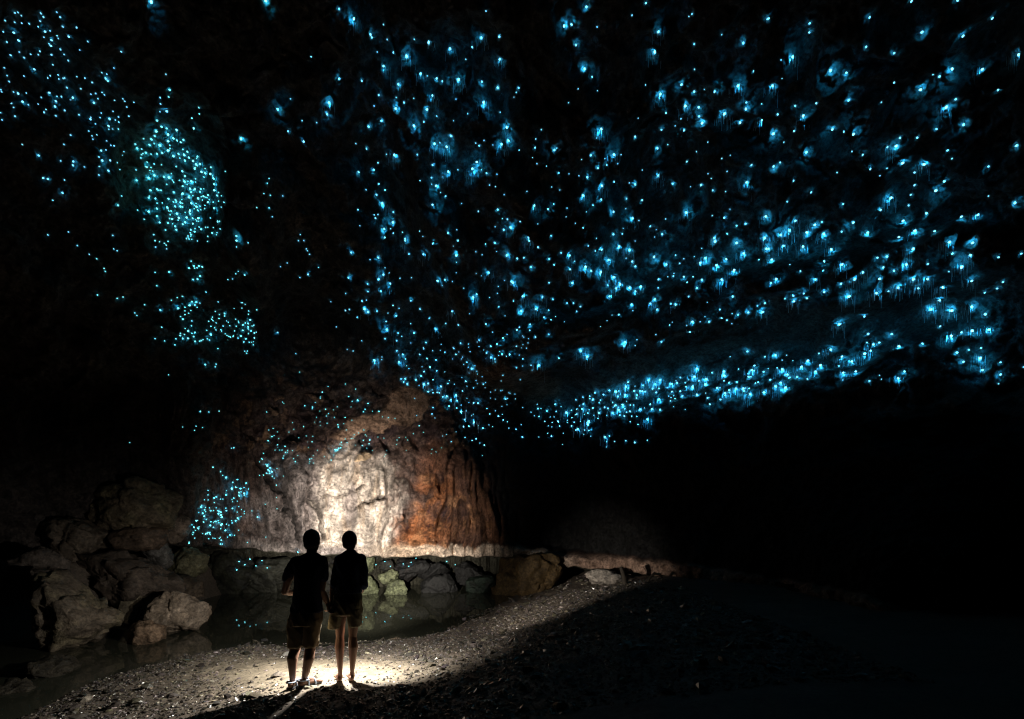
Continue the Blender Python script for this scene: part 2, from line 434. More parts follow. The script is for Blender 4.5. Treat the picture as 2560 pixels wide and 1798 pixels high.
# rows that turn under the lip, run back over the stream as a soffit and drop into it
lipP = P.reshape(nrow, ncol, 3)[0]
ext, extc = [], []
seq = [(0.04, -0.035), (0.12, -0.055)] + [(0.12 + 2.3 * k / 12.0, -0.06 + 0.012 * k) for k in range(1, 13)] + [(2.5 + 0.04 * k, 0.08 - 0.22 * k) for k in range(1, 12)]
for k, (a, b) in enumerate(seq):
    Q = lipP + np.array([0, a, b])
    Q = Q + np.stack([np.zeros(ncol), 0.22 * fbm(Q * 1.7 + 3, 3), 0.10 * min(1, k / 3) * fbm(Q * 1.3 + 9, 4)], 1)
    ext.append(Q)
    extc.append(np.tile((0.045, 0.043, 0.032), (ncol, 1)) * (1 + 0.5 * fbm(Q * 1.5 + 20, 3))[:, None])  # shade of the undercut put into the soffit and recess colour
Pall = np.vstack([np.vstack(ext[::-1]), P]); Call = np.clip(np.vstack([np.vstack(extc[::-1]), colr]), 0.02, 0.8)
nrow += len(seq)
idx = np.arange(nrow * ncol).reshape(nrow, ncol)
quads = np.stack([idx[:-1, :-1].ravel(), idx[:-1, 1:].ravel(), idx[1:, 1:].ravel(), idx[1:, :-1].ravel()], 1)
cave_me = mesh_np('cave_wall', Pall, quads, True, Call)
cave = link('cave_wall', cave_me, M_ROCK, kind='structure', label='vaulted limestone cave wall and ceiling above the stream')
BVH = BVHTree.FromPolygons([tuple(v) for v in Pall.tolist()], quads.tolist())
EYE = Vector((0, 0, CZ))
def hit(px_, py_):
    d = Vector(((px_ - 1280) / F, 1.0, -(py_ - HOR) / F)).normalized()
    loc, nor, i, dist = BVH.ray_cast(EYE, d, 60)
    return loc, nor, d, dist

# ------------------------------------------------------------------ ground and stream
gx = np.concatenate([np.linspace(-18, -6, 80), np.linspace(-5.95, 4.5, 330), np.linspace(4.6, 16, 70)])
gy = np.concatenate([np.linspace(-4, 4, 40), np.linspace(4.06, 13, 280), np.linspace(13.1, 22, 90)])
GX, GY = np.meshgrid(gx, gy)
GZ = terrain(GX, GY)
gp = np.stack([GX.ravel(), GY.ravel(), GZ.ravel()], 1)
gn = fbm(gp * 9.0, 3); gp[:, 2] += 0.006 * gn
sd_g = seg_dist(SHORE, gp[:, 0], gp[:, 1])
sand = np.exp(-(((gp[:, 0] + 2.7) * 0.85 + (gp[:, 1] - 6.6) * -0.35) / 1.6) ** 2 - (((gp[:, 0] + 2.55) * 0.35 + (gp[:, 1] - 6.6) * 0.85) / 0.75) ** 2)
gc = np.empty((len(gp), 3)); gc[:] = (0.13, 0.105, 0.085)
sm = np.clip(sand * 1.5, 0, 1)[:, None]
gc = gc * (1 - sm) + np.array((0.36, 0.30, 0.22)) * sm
wet = sstep(0.5, 0.0, sd_g)[:, None]
gc = gc * (1 - 0.35 * wet)
gc *= np.clip(1 + 0.35 * fbm(gp * 2.0 + 4, 3) + 0.2 * gn, 0.4, 1.6)[:, None]
gi = np.arange(GX.size).reshape(GX.shape)
gq = np.stack([gi[:-1, :-1].ravel(), gi[:-1, 1:].ravel(), gi[1:, 1:].ravel(), gi[1:, :-1].ravel()], 1)
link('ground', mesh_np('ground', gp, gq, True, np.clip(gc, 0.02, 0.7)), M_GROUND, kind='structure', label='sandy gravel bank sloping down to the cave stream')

M_WATER, N, L, B = new_mat('still_stream_water')
B.inputs['Base Color'].default_value = (0.042, 0.044, 0.032, 1)
B.inputs['Roughness'].default_value = 0.01
B.inputs['IOR'].default_value = 1.22
tc = N.new('ShaderNodeTexCoord'); wv = N.new('ShaderNodeTexNoise'); wv.inputs['Scale'].default_value = 2.2; wv.inputs['Detail'].default_value = 3
mp = N.new('ShaderNodeMapping'); mp.inputs['Scale'].default_value = (1.5, 0.8, 1)
L.new(tc.outputs['Object'], mp.inputs['Vector']); L.new(mp.outputs['Vector'], wv.inputs['Vector'])
bp = N.new('ShaderNodeBump'); bp.inputs['Strength'].default_value = 0.035; bp.inputs['Distance'].default_value = 0.05
L.new(wv.outputs['Fac'], bp.inputs['Height']); L.new(bp.outputs['Normal'], B.inputs['Normal'])
wx = np.linspace(-17, 4, 64); wy = np.linspace(-3, 20, 70)
WX, WY = np.meshgrid(wx, wy); wi = np.arange(WX.size).reshape(WX.shape)
wq = np.stack([wi[:-1, :-1].ravel(), wi[:-1, 1:].ravel(), wi[1:, 1:].ravel(), wi[1:, :-1].ravel()], 1)
link('water', mesh_np('water', np.stack([WX.ravel(), WY.ravel(), np.full(WX.size, ZW)], 1), wq), M_WATER, kind='structure', label='dark still stream along the foot of the cave wall')

# gravel: uncountable pebbles, one mesh
ph = (1 + 5 ** .5) / 2
ICO_V = np.array([(-1, ph, 0), (1, ph, 0), (-1, -ph, 0), (1, -ph, 0), (0, -1, ph), (0, 1, ph), (0, -1, -ph), (0, 1, -ph), (ph, 0, -1), (ph, 0, 1), (-ph, 0, -1), (-ph, 0, 1)]) / math.hypot(1, ph)
ICO_F = np.array([(0, 11, 5), (0, 5, 1), (0, 1, 7), (0, 7, 10), (0, 10, 11), (1, 5, 9), (5, 11, 4), (11, 10, 2), (10, 7, 6), (7, 1, 8), (3, 9, 4), (3, 4, 2), (3, 2, 6), (3, 6, 8), (3, 8, 9), (4, 9, 5), (2, 4, 11), (6, 2, 10), (8, 6, 7), (9, 8, 1)])
def pebbles(n, xr, yr, smin, smax, keep):
    X = RNG.uniform(*xr, n); Y = RNG.uniform(*yr, n)
    k = keep(X, Y); X, Y = X[k], Y[k]; n = len(X)
    S = smin * (smax / smin) ** (RNG.random(n) ** 2.2)
    Z = terrain(X, Y) + S * 0.15
    v = np.repeat(ICO_V[None], n, 0) * (1 + 0.25 * RNG.normal(size=(n, 12, 1)).clip(-1.5, 1.5))
    v = v * np.stack([S * RNG.uniform(.8, 1.5, n), S * RNG.uniform(.7, 1.1, n), S * RNG.uniform(.4, .75, n)], 1)[:, None, :]
    a = RNG.uniform(0, 6.28, n); c, s = np.cos(a)[:, None], np.sin(a)[:, None]
    b = RNG.normal(0, .35, n)[:, None]
    v = np.stack([v[:, :, 0] * c - v[:, :, 1] * s, v[:, :, 0] * s + v[:, :, 1] * c, v[:, :, 2] + b * v[:, :, 0]], 2)
    v += np.stack([X, Y, Z], 1)[:, None, :]
    f = ICO_F[None] + (np.arange(n) * 12)[:, None, None]
    tone = RNG.choice([0.06, 0.1, 0.16, 0.24, 0.42], n, p=[.28, .3, .22, .14, .06])[:, None] * RNG.uniform(.75, 1.25, (n, 1))
    hue = np.stack([np.ones(n), RNG.uniform(.8, .95, n), RNG.uniform(.6, .9, n)], 1)
    return v.reshape(-1, 3), f.reshape(-1, 3), np.repeat(tone * hue, 12, 0)
def keepg(X, Y):
    sd = seg_dist(SHORE, X, Y); ins = poly_inside(LAND, X, Y)
    sn = np.exp(-(((X + 2.7) * 0.85 + (Y - 6.6) * -0.35) / 1.6) ** 2 - (((X + 2.55) * 0.35 + (Y - 6.6) * 0.85) / 0.75) ** 2)
    p = 1 - 0.93 * np.clip(sn * 1.5, 0, 1)
    vis = np.abs(X) < Y * 1.05 + 0.5
    return vis & (ins | (sd < 0.15)) & (RNG.random(len(X)) < p * np.clip(1.15 - 0.07 * (Y - 5), .25, 1))
v1, f1, c1 = pebbles(66000, (-6.0, 3.6), (4.4, 12.5), 0.007, 0.024, keepg)
v2, f2, c2 = pebbles(3600, (-5.2, 3.6), (4.4, 15), 0.018, 0.075, keepg)
link('gravel', mesh_np('gravel', np.vstack([v1, v2]), np.vstack([f1, f2 + len(v1)]), False, np.vstack([c1, c2])), M_PEBBLE, kind='stuff',
     label='wet mixed pebbles strewn over the bank', cat='gravel')
# ------------------------------------------------------------------ boulders
def sphere_np(sub):
    bm = bmesh.new(); bmesh.ops.create_icosphere(bm, subdivisions=sub, radius=1)
    bm.verts.ensure_lookup_table()
    v = np.array([x.co[:] for x in bm.verts]); f = np.array([[q.index for q in p.verts] for p in bm.faces]); bm.free()
    return v, f
SPH5 = sphere_np(5); SPH4 = sphere_np(4)
def boulder(name, box, d, col, label, seed, facets=9, flat=0.8, grooves=0.0, group='boulders fallen along the stream', sub=SPH5, col2=None, tilt=0, cat='boulder', parent_d=None, edge=0.02):
    x0, y0, x1, y1 = box
    r = np.random.default_rng(seed)
    c = W((x0 + x1) / 2, (y0 + y1) / 2, d)
    rx = (x1 - x0) / 2 / F * d; rz = (y1 - y0) / 2 / F * d
    ry = flat * max(rx, rz) * 0.8
    V, Fc = sub
    V = V.copy()
    # intersection of half spaces -> angular block
    nrm = r.normal(size=(facets, 3)); nrm /= np.linalg.norm(nrm, axis=1)[:, None]
    h = r.uniform(0.46, 0.82, facets)
    dd = V @ nrm.T
    rr = np.where(dd > 0.05, h[None] / np.maximum(dd, 0.05), 9)
    k = 60.0
    rr = np.concatenate([rr, np.full((len(V), 1), 1.0)], 1)
    rad_ = (np.sum(rr ** -k, axis=1)) ** (-1 / k)
    Q = V * rad_[:, None]
    lo, hi = Q.min(0), Q.max(0)
    Q = (Q - (lo + hi) / 2) / ((hi - lo) / 2)
    t = math.radians(tilt); ct, st = math.cos(t), math.sin(t)
    Q = np.stack([Q[:, 0] * rx, Q[:, 1] * ry, Q[:, 2] * rz], 1)
    Q = np.stack([Q[:, 0] * ct - Q[:, 2] * st, Q[:, 1], Q[:, 0] * st + Q[:, 2] * ct], 1)
    sz = (rx + rz) / 2
    off = r.uniform(0, 50, 3)
    n1 = fbm(Q / sz * 1.1 + off, 4); n2 = ridged(Q / sz * 2.2 + off, 3)
    Q = Q + V * (sz * (0.055 * n1 + edge * n2 + 0.020 * ridged(Q / sz * 6.5 + off, 2)))[:, None]
    fw = facets_noise(Q / sz * 1.7 + off); fw2 = facets_noise(Q / sz * 4.5 + off)
    Q = Q + V * (sz * (0.17 * fw + 0.045 * fw2))[:, None]
    if grooves:
        g = ridged(np.stack([Q[:, 0] / sz * 3.0 + 0.5 * n1, Q[:, 2] / sz * 0.5, Q[:, 1] / sz * 0.6], 1) + off, 2)
        Q = Q + V * (sz * grooves * g)[:, None]
    dk = np.array([0.50, 0.45, 0.40]) if group == 'boulders fallen along the stream' else 1.0
    cc = np.tile(np.array(col, float) * dk, (len(Q), 1))
    if col2 is not None:
        m = sstep(-0.1, 0.5, fbm(Q / sz * 1.6 + off + 7, 3))[:, None]
        cc = cc * (1 - m) + np.array(col2) * dk * m
    cc *= np.clip(1 + 0.35 * fbm(Q / sz * 3 + off, 3), 0.4, 1.6)[:, None]
    o = link(name, mesh_np(name, Q, Fc, True, np.clip(cc, 0.01, 0.8)), M_BOULDER, label=label, cat=cat, group=group)
    o.location = c.tolist()
    return o
G = (0.30, 0.265, 0.22)
boulder('boulder', (70, 1448, 282, 1640), 8.9, G, 'large furrowed boulder standing in the water, tallest of the shore blocks', 11, grooves=0.09, tilt=-14, col2=(0.36, 0.33, 0.24))
boulder('boulder', (190, 1384, 452, 1500), 10.9, (0.2, 0.17, 0.15), 'long sloping dark slab lying across the other boulders', 12, tilt=-8, flat=0.9)
boulder('boulder', (306, 1450, 384, 1572), 10.5, (0.27, 0.25, 0.19), 'upright grey block wedged behind the pale boulder', 13, sub=SPH4)
boulder('boulder', (366, 1488, 506, 1590), 9.9, (0.56, 0.48, 0.40), 'pale cream boulder at the edge of the dark water', 14, tilt=-8, facets=7, col2=(0.66, 0.58, 0.50))
boulder('boulder', (318, 1550, 414, 1622), 9.0, (0.40, 0.30, 0.22), 'small brown wedge of rock leaning before the pale boulder', 15, tilt=18, facets=6, sub=SPH4)
boulder('boulder', (244, 1203, 442, 1345), 11.5, (0.30, 0.26, 0.2), 'broad angular boulder crowning the rock pile', 16, facets=8, col2=(0.38, 0.35, 0.24))
boulder('boulder', (98, 1292, 262, 1412), 10.9, (0.22, 0.19, 0.16), 'rough brown boulder on the slope below the crowning boulder', 17)
boulder('boulder', (276, 1318, 408, 1376), 11.2, (0.26, 0.2, 0.16), 'flat brown stone pinched between two larger boulders', 18, sub=SPH4)
boulder('boulder', (386, 1284, 470, 1356), 12.0, (0.45, 0.38, 0.33), 'whitish ribbed rock beside the glow-worm hung column', 19, grooves=0.07, sub=SPH4)
boulder('boulder', (360, 1352, 424, 1424), 11.6, (0.26, 0.27, 0.28), 'small bluish grey block above the rounded dripstone', 20, sub=SPH4)
boulder('boulder', (396, 1374, 518, 1470), 12.2, (0.33, 0.34, 0.23), 'rounded mossy dripstone with dark runnels', 21, facets=5, grooves=0.08, col2=(0.22, 0.22, 0.15))
boulder('boulder', (30, 1368, 176, 1452), 10.0, (0.2, 0.18, 0.17), 'dim grey slab resting against the outer cave slope', 22, tilt=16)
boulder('boulder', (44, 1644, 190, 1712), 7.3, (0.07, 0.065, 0.05), 'low dark rock rising out of the near water', 23, flat=1.0)
boulder('boulder', (-30, 1706, 74, 1770), 6.5, (0.07, 0.065, 0.05), 'half sunk smooth rock where the near water blackens', 24, flat=1.0, sub=SPH4)
boulder('boulder', (400, 1440, 500, 1510), 11.2, (0.18, 0.15, 0.12), 'dark brown rock squeezed under the mossy dripstone', 25, sub=SPH4)
boulder('boulder', (150, 1340, 290, 1450), 11.2, (0.2, 0.17, 0.14), 'dull brown rock bedded behind the sloping slab', 26, sub=SPH4)
MO = (0.20, 0.225, 0.125); MO2 = (0.10, 0.105, 0.07); fg = 'rocks under the overhanging ledge'
far = [((895, 1378, 936, 1438), 15.0, MO, 'tall pale green rock jammed up against the ledge beside the woman'),
       ((890, 1440, 942, 1508), 14.6, MO, 'green streaked rock rising from the water beside the woman'),
       ((944, 1425, 994, 1460), 14.9, (0.23, 0.25, 0.14), 'flat faced mossy block stacked on a tapered rock'),
       ((958, 1450, 1018, 1502), 14.6, MO, 'tapered mossy rock standing in the stream under a flat block'),
       ((948, 1400, 986, 1428), 15.2, (0.12, 0.12, 0.09), 'small grey green stone between the ledge and flat block'),
       ((950, 1376, 984, 1398), 15.2, (0.22, 0.20, 0.15), 'small buff stone stuck to the underside of the ledge'),
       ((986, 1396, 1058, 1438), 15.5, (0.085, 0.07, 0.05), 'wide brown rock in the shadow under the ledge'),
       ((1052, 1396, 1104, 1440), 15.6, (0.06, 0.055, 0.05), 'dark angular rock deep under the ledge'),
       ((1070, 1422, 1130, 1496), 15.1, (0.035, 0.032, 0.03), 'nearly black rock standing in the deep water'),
       ((1180, 1438, 1222, 1474), 14.9, (0.10, 0.17, 0.12), 'low green rock at the waterline beside the yellow rock'),
       ((520, 1372, 640, 1500), 14.9, MO2, 'long moss hung rock bench under the ledge'),
       ((628, 1380, 735, 1480), 14.9, (0.13, 0.135, 0.10), 'craggy moss flecked rock behind the man'),
       ((792, 1385, 850, 1470), 15.2, (0.13, 0.125, 0.085), 'dim olive rock in the gap between the two people'),
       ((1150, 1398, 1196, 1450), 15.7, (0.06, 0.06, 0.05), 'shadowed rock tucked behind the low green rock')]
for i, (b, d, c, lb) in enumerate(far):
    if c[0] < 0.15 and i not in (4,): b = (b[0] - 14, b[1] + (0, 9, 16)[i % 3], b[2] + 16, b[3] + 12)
    c = tuple(v * (0.55 if i < 4 else 0.13) for v in c)  # all but the first few: shade under the overhang put into the rock colour
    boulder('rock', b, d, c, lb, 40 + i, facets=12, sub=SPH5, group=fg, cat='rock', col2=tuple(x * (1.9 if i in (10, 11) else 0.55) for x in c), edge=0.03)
boulder('rock', (1228, 1388, 1402, 1500), 14.6, (0.11, 0.07, 0.03), 'slanting yellow brown rock face with combed flutes above the waterline', 60, facets=5, grooves=0.10, tilt=30, cat='rock', group=None, flat=0.6)
boulder('rock', (1465, 1428, 1570, 1462), 12.6, (0.34, 0.30, 0.26), 'long pale ribbed stone lying on top of the gravel bank', 61, facets=6, grooves=0.08, tilt=-9, cat='rock', group=None, sub=SPH4)

# driftwood caught on top of the bank
def tube(pts, rs, seg=7):
    V, Fc = [], []
    pts = [np.array(p, float) for p in pts]
    for i, p in enumerate(pts):
        t = pts[min(i + 1, len(pts) - 1)] - pts[max(i - 1, 0)]; t /= np.linalg.norm(t)
        a = np.cross(t, (0.3, 1, 0.2)); a /= np.linalg.norm(a); b = np.cross(t, a)
        for k in range(seg):
            an = 2 * math.pi * k / seg
            V.append(p + rs[i] * (math.cos(an) * a + math.sin(an) * b))
    for i in range(len(pts) - 1):
        for k in range(seg):
            k2 = (k + 1) % seg
            Fc.append((i * seg + k, i * seg + k2, (i + 1) * seg + k2, (i + 1) * seg + k))
    return np.array(V), np.array(Fc)
M_WOOD = plain_mat('dark_driftwood', (0.05, 0.04, 0.03), 0.8, var=0.5)
def stick(pts, rs, label):
    V, Fc = tube(pts, rs)
    base = np.array(pts[0]); link('driftwood', mesh_np('driftwood', V - base, Fc), M_WOOD, label=label, cat='driftwood', group=None).location = base.tolist()
stick([W(1562, 1462, 12.0), W(1560, 1445, 12.0), W(1556, 1430, 12.05), W(1552, 1418, 12.1)], [.07, .055, .05, .04], 'short dark driftwood stub standing up from the gravel bank')
stick([W(1616, 1462, 12.0), W(1624, 1444, 12.0), W(1636, 1434, 12.0), W(1650, 1436, 12.0), W(1656, 1446, 12.0)], [.03, .035, .035, .03, .02], 'thin dark driftwood branch bent into a hook on the bank')

# ------------------------------------------------------------------ people
class Blob:
    """collects closed shapes that are fused into one surface by a voxel remesh"""
    def __init__(s): s.V = []; s.F = []; s.n = 0
    def add(s, V, Fc):
        s.V.append(np.asarray(V, float)); s.F += [tuple(int(i) + s.n for i in f) for f in Fc]; s.n += len(V)
    def capsule(s, p0, r0, p1, r1, seg=14):
        p0, p1 = np.array(p0, float), np.array(p1, float)
        t = p1 - p0; ln = np.linalg.norm(t); t = t / (ln + 1e-9)
        a = np.cross(t, (0.12, 0.9, 0.41)); a /= np.linalg.norm(a); b = np.cross(t, a)
        rings = [(-r0 * math.cos(x), r0 * math.sin(x)) for x in (0.35, 0.8, 1.2)] + [(0, r0)] + [(ln * k / 4, r0 + (r1 - r0) * k / 4) for k in (1, 2, 3)] + [(ln, r1)] + [(ln + r1 * math.cos(x), r1 * math.sin(x)) for x in (1.2, 0.8, 0.35)]
        V = [p0 + t * z + r * (math.cos(2 * math.pi * k / seg) * a + math.sin(2 * math.pi * k / seg) * b) for z, r in rings for k in range(seg)]
        s._rings(V, len(rings), seg)
    def _rings(s, V, nr, seg):
        Fc = []
        for i in range(nr - 1):
            for k in range(seg):
                k2 = (k + 1) % seg
                Fc.append((i * seg + k, i * seg + k2, (i + 1) * seg + k2, (i + 1) * seg + k))
        Fc.append(tuple(range(seg))[::-1]); Fc.append(tuple((nr - 1) * seg + k for k in range(seg)))
        s.add(V, Fc)
    def chain(s, pts):
        for (p0, r0), (p1, r1) in zip(pts[:-1], pts[1:]): s.capsule(p0, r0, p1, r1)
    def loft(s, secs, seg=28, sq=2.3):
        V = []
        for c, rx, ry in secs:
            for k in range(seg):
                an = 2 * math.pi * k / seg; ca, sa = math.cos(an), math.sin(an)
                V.append(np.array(c) + np.array([rx * math.copysign(abs(ca) ** (2 / sq), ca), ry * math.copysign(abs(sa) ** (2 / sq), sa), 0]))
        s._rings(V, len(secs), seg)
    def ellip(s, c, r, sub=3):
        V, Fc = sphere_np(sub); s.add(np.array(c) + V * np.array(r), Fc)
    def mesh(s, name, voxel, smooth=4, fold=0.0, fscale=6.0, origin=(0, 0, 0)):
        me = bpy.data.meshes.new(name + '_src')
        me.from_pydata(np.vstack(s.V).tolist(), [], s.F)
        bm = bmesh.new(); bm.from_mesh(me); bmesh.ops.recalc_face_normals(bm, faces=bm.faces); bm.to_mesh(me); bm.free()
        o = bpy.data.objects.new(name + '_src', me); COL.objects.link(o)
        m = o.modifiers.new('r', 'REMESH'); m.mode = 'VOXEL'; m.voxel_size = voxel; m.use_smooth_shade = True
        if smooth:
            q = o.modifiers.new('s', 'SMOOTH'); q.factor = 0.5; q.iterations = smooth
        dg = bpy.context.evaluated_depsgraph_get(); dg.update()
        out = bpy.data.meshes.new_from_object(o.evaluated_get(dg))
        bpy.data.objects.remove(o); bpy.data.meshes.remove(me)
        out.name = name
        n = len(out.vertices); co = np.empty(n * 3, np.float32); out.vertices.foreach_get('co', co); co = co.reshape(-1, 3).astype(float)
        if fold:
            nn = np.empty(n * 3, np.float32); out.vertices.foreach_get('normal', nn); nn = nn.reshape(-1, 3)
            f = ridged(np.stack([co[:, 0] * fscale + co[:, 2] * fscale * 0.5, co[:, 1] * fscale, co[:, 2] * fscale * 0.45], 1) + 3, 2)
            co = co + nn * (fold * f)[:, None]
        co -= np.array(origin)
        out.vertices.foreach_set('co', co.astype(np.float32).ravel()); out.update()
        out.polygons.foreach_set('use_smooth', np.ones(len(out.polygons), bool))
        return out

M_SKIN = plain_mat('skin', (0.30, 0.17, 0.12), 0.5, var=0.12, scale=14)
M_HAIR = plain_mat('dark_brown_hair', (0.018, 0.012, 0.009), 0.45, var=0.4, scale=90)
M_TEE = cloth_mat('navy_cotton', (0.018, 0.020, 0.045))
M_SHORT = cloth_mat('khaki_cotton', (0.21, 0.16, 0.10))
M_SHIRT = cloth_mat('blue_check_cotton', (0.02, 0.035, 0.075))
M_SHORT2 = cloth_mat('olive_cotton', (0.16, 0.14, 0.09))
M_STRAP = plain_mat('pale_blue_strap', (0.45, 0.55, 0.7), 0.5)
M_SOLE = plain_mat('dark_rubber', (0.03, 0.03, 0.035), 0.7)

def hand(b, wrist, dirv, palm_n, size, curl, thumb_side):
    """palm plus five bent fingers fused into the arm; dirv points from wrist to knuckles"""
    wrist = np.array(wrist, float); dv = np.array(dirv, float); dv /= np.linalg.norm(dv)
    n = np.array(palm_n, float); n = n - dv * (n @ dv); n /= np.linalg.norm(n)
    sd = np.cross(dv, n) * thumb_side
    kn = wrist + dv * 0.085 * size
    for k, off in enumerate((-0.028, -0.010, 0.009, 0.027)):
        b.capsule(wrist + sd * off * 0.6 * size + dv * 0.01, 0.017 * size, kn + sd * off * size, 0.012 * size, 8)
    lens = (0.074, 0.088, 0.082, 0.062)
    for k, off in enumerate((0.030, 0.010, -0.010, -0.029)):
        p = kn + sd * off * size; ang = 0.25 * curl
        for j, fr in enumerate((0.45, 0.32, 0.23)):
            ang += curl * (0.55 + 0.1 * j)
            q = p + (dv * math.cos(ang) + n * math.sin(ang)) * lens[k] * fr * size
            b.capsule(p, (0.0092 - 0.0008 * j) * size, q, (0.0086 - 0.0008 * j) * size, 8); p = q
    p = wrist + sd * 0.026 * size + dv * 0.02 * size
    q = p + (sd * 0.75 + dv * 0.75 + n * 0.3) * 0.036 * size; b.capsule(p, 0.014 * size, q, 0.011 * size, 8)
    r_ = q + (dv * 0.8 + n * 0.6 * max(curl, .3)) * 0.034 * size; b.capsule(q, 0.0105 * size, r_, 0.0085 * size, 8)

def head(b, c, hw, hh, hd, yaw=0.0):
    c = np.array(c); ca, sa = math.cos(yaw), math.sin(yaw)
    def o(x, y, z): return c + np.array([x * ca - y * sa, x * sa + y * ca, z])
    b.ellip(o(0, -0.012, 0.025), (hw, hd, hh * 0.80)); b.ellip(o(0, 0.022, -0.045), (hw * 0.80, hd * 0.80, hh * 0.66))
    b.ellip(o(0, hd * 0.80, -hh * 0.80), (hw * 0.36, 0.022, 0.024))                                 # chin
    b.capsule(o(0, hd * 0.93, 0.012), 0.010, o(0, hd * 1.10, -0.028), 0.014, 8)                      # nose
    b.capsule(o(-0.022, hd * 0.93, -0.062), 0.007, o(0.022, hd * 0.93, -0.062), 0.007, 8)             # lips
    for s in (-1, 1):
        b.capsule(o(s * 0.016, hd * 0.93, 0.030), 0.009, o(s * 0.046, hd * 0.84, 0.030), 0.009, 8)    # brow
        b.ellip(o(s * hw * 1.0, -0.005, -0.012), (0.010, 0.020, 0.032))                               # ear

def foot(b, heel, toe_dir, ln, r):
    heel = np.array(heel); t = np.array([toe_dir[0], toe_dir[1], 0.0]); t /= np.linalg.norm(t); sdv = np.array([t[1], -t[0], 0])
    up = np.array([0, 0, 1.0])
    b.capsule(heel + up * r * 1.0, r, heel + t * ln * 0.45 + up * r * 0.85, r * 0.9)
    b.capsule(heel + t * ln * 0.15 + up * r * 1.9, r * 0.8, heel + t * ln * 0.6 + up * r * 0.9, r * 0.75)
    for k in (-1, 0, 1):
        b.capsule(heel + t * ln * 0.35 + up * r * .7 + sdv * k * r * .3, r * .75, heel + t * ln * 0.74 + up * r * 0.5 + sdv * k * r * .62, r * 0.55)
    for k in range(5):
        q = (k - 2) / 2.0
        b.capsule(heel + t * ln * 0.74 + up * r * .4 + sdv * q * r * 1.0, r * .30, heel + t * ln * (0.93 - 0.05 * abs(q)) + up * r * 0.32 + sdv * q * r * 1.05, r * 0.26, 8)

# ---- man
D1 = 5.75
def A(px_, py_, dd=0.0): return W(px_, py_, D1 + dd)
u1 = D1 / F
man_z = tz(*A(745, 1720)[:2])
man = empty('person', (float(A(745, 1720)[0]), D1, man_z), 'person in dark T-shirt and khaki shorts, left arm bent, sandals on the gravel', 'person', 'two people holding hands on the bank')
mo = np.array(man.location)
b = Blob()
head(b, A(780.5, 1354), 0.078, 0.128, 0.098, 0.0)
b.chain([(A(780, 1372), .056), (A(778, 1392, .01), .058), (A(776, 1402), .075)])
b.loft([(A(776, 1392), .07, .06), (A(775, 1402), .155, .085), (A(774, 1425), .155, .105), (A(771, 1460), .135, .10), (A(768, 1500), .135, .10), (A(766, 1535), .155, .11), (A(764, 1555), .14, .10)])
b.chain([(A(739, 1410), .062), (A(722, 1448), .045), (A(712, 1480, .04), .037), (A(722, 1481, .14), .038), (A(742, 1484, .27), .029)])
b.chain([(A(807, 1407), .058), (A(808, 1445, .01), .042), (A(804, 1477, .02), .037), (A(812, 1493, .06), .037), (A(819, 1509, .09), .028)])
hand(b, A(742, 1484, .27), (0.75, 0.62, 0.02), (0.1, .3, -1), 1.0, 0.9, 1)
hand(b, A(819, 1509, .09), (0.16, 0.10, -0.95), (1, 0.1, 0.1), 1.02, 0.85, -1)
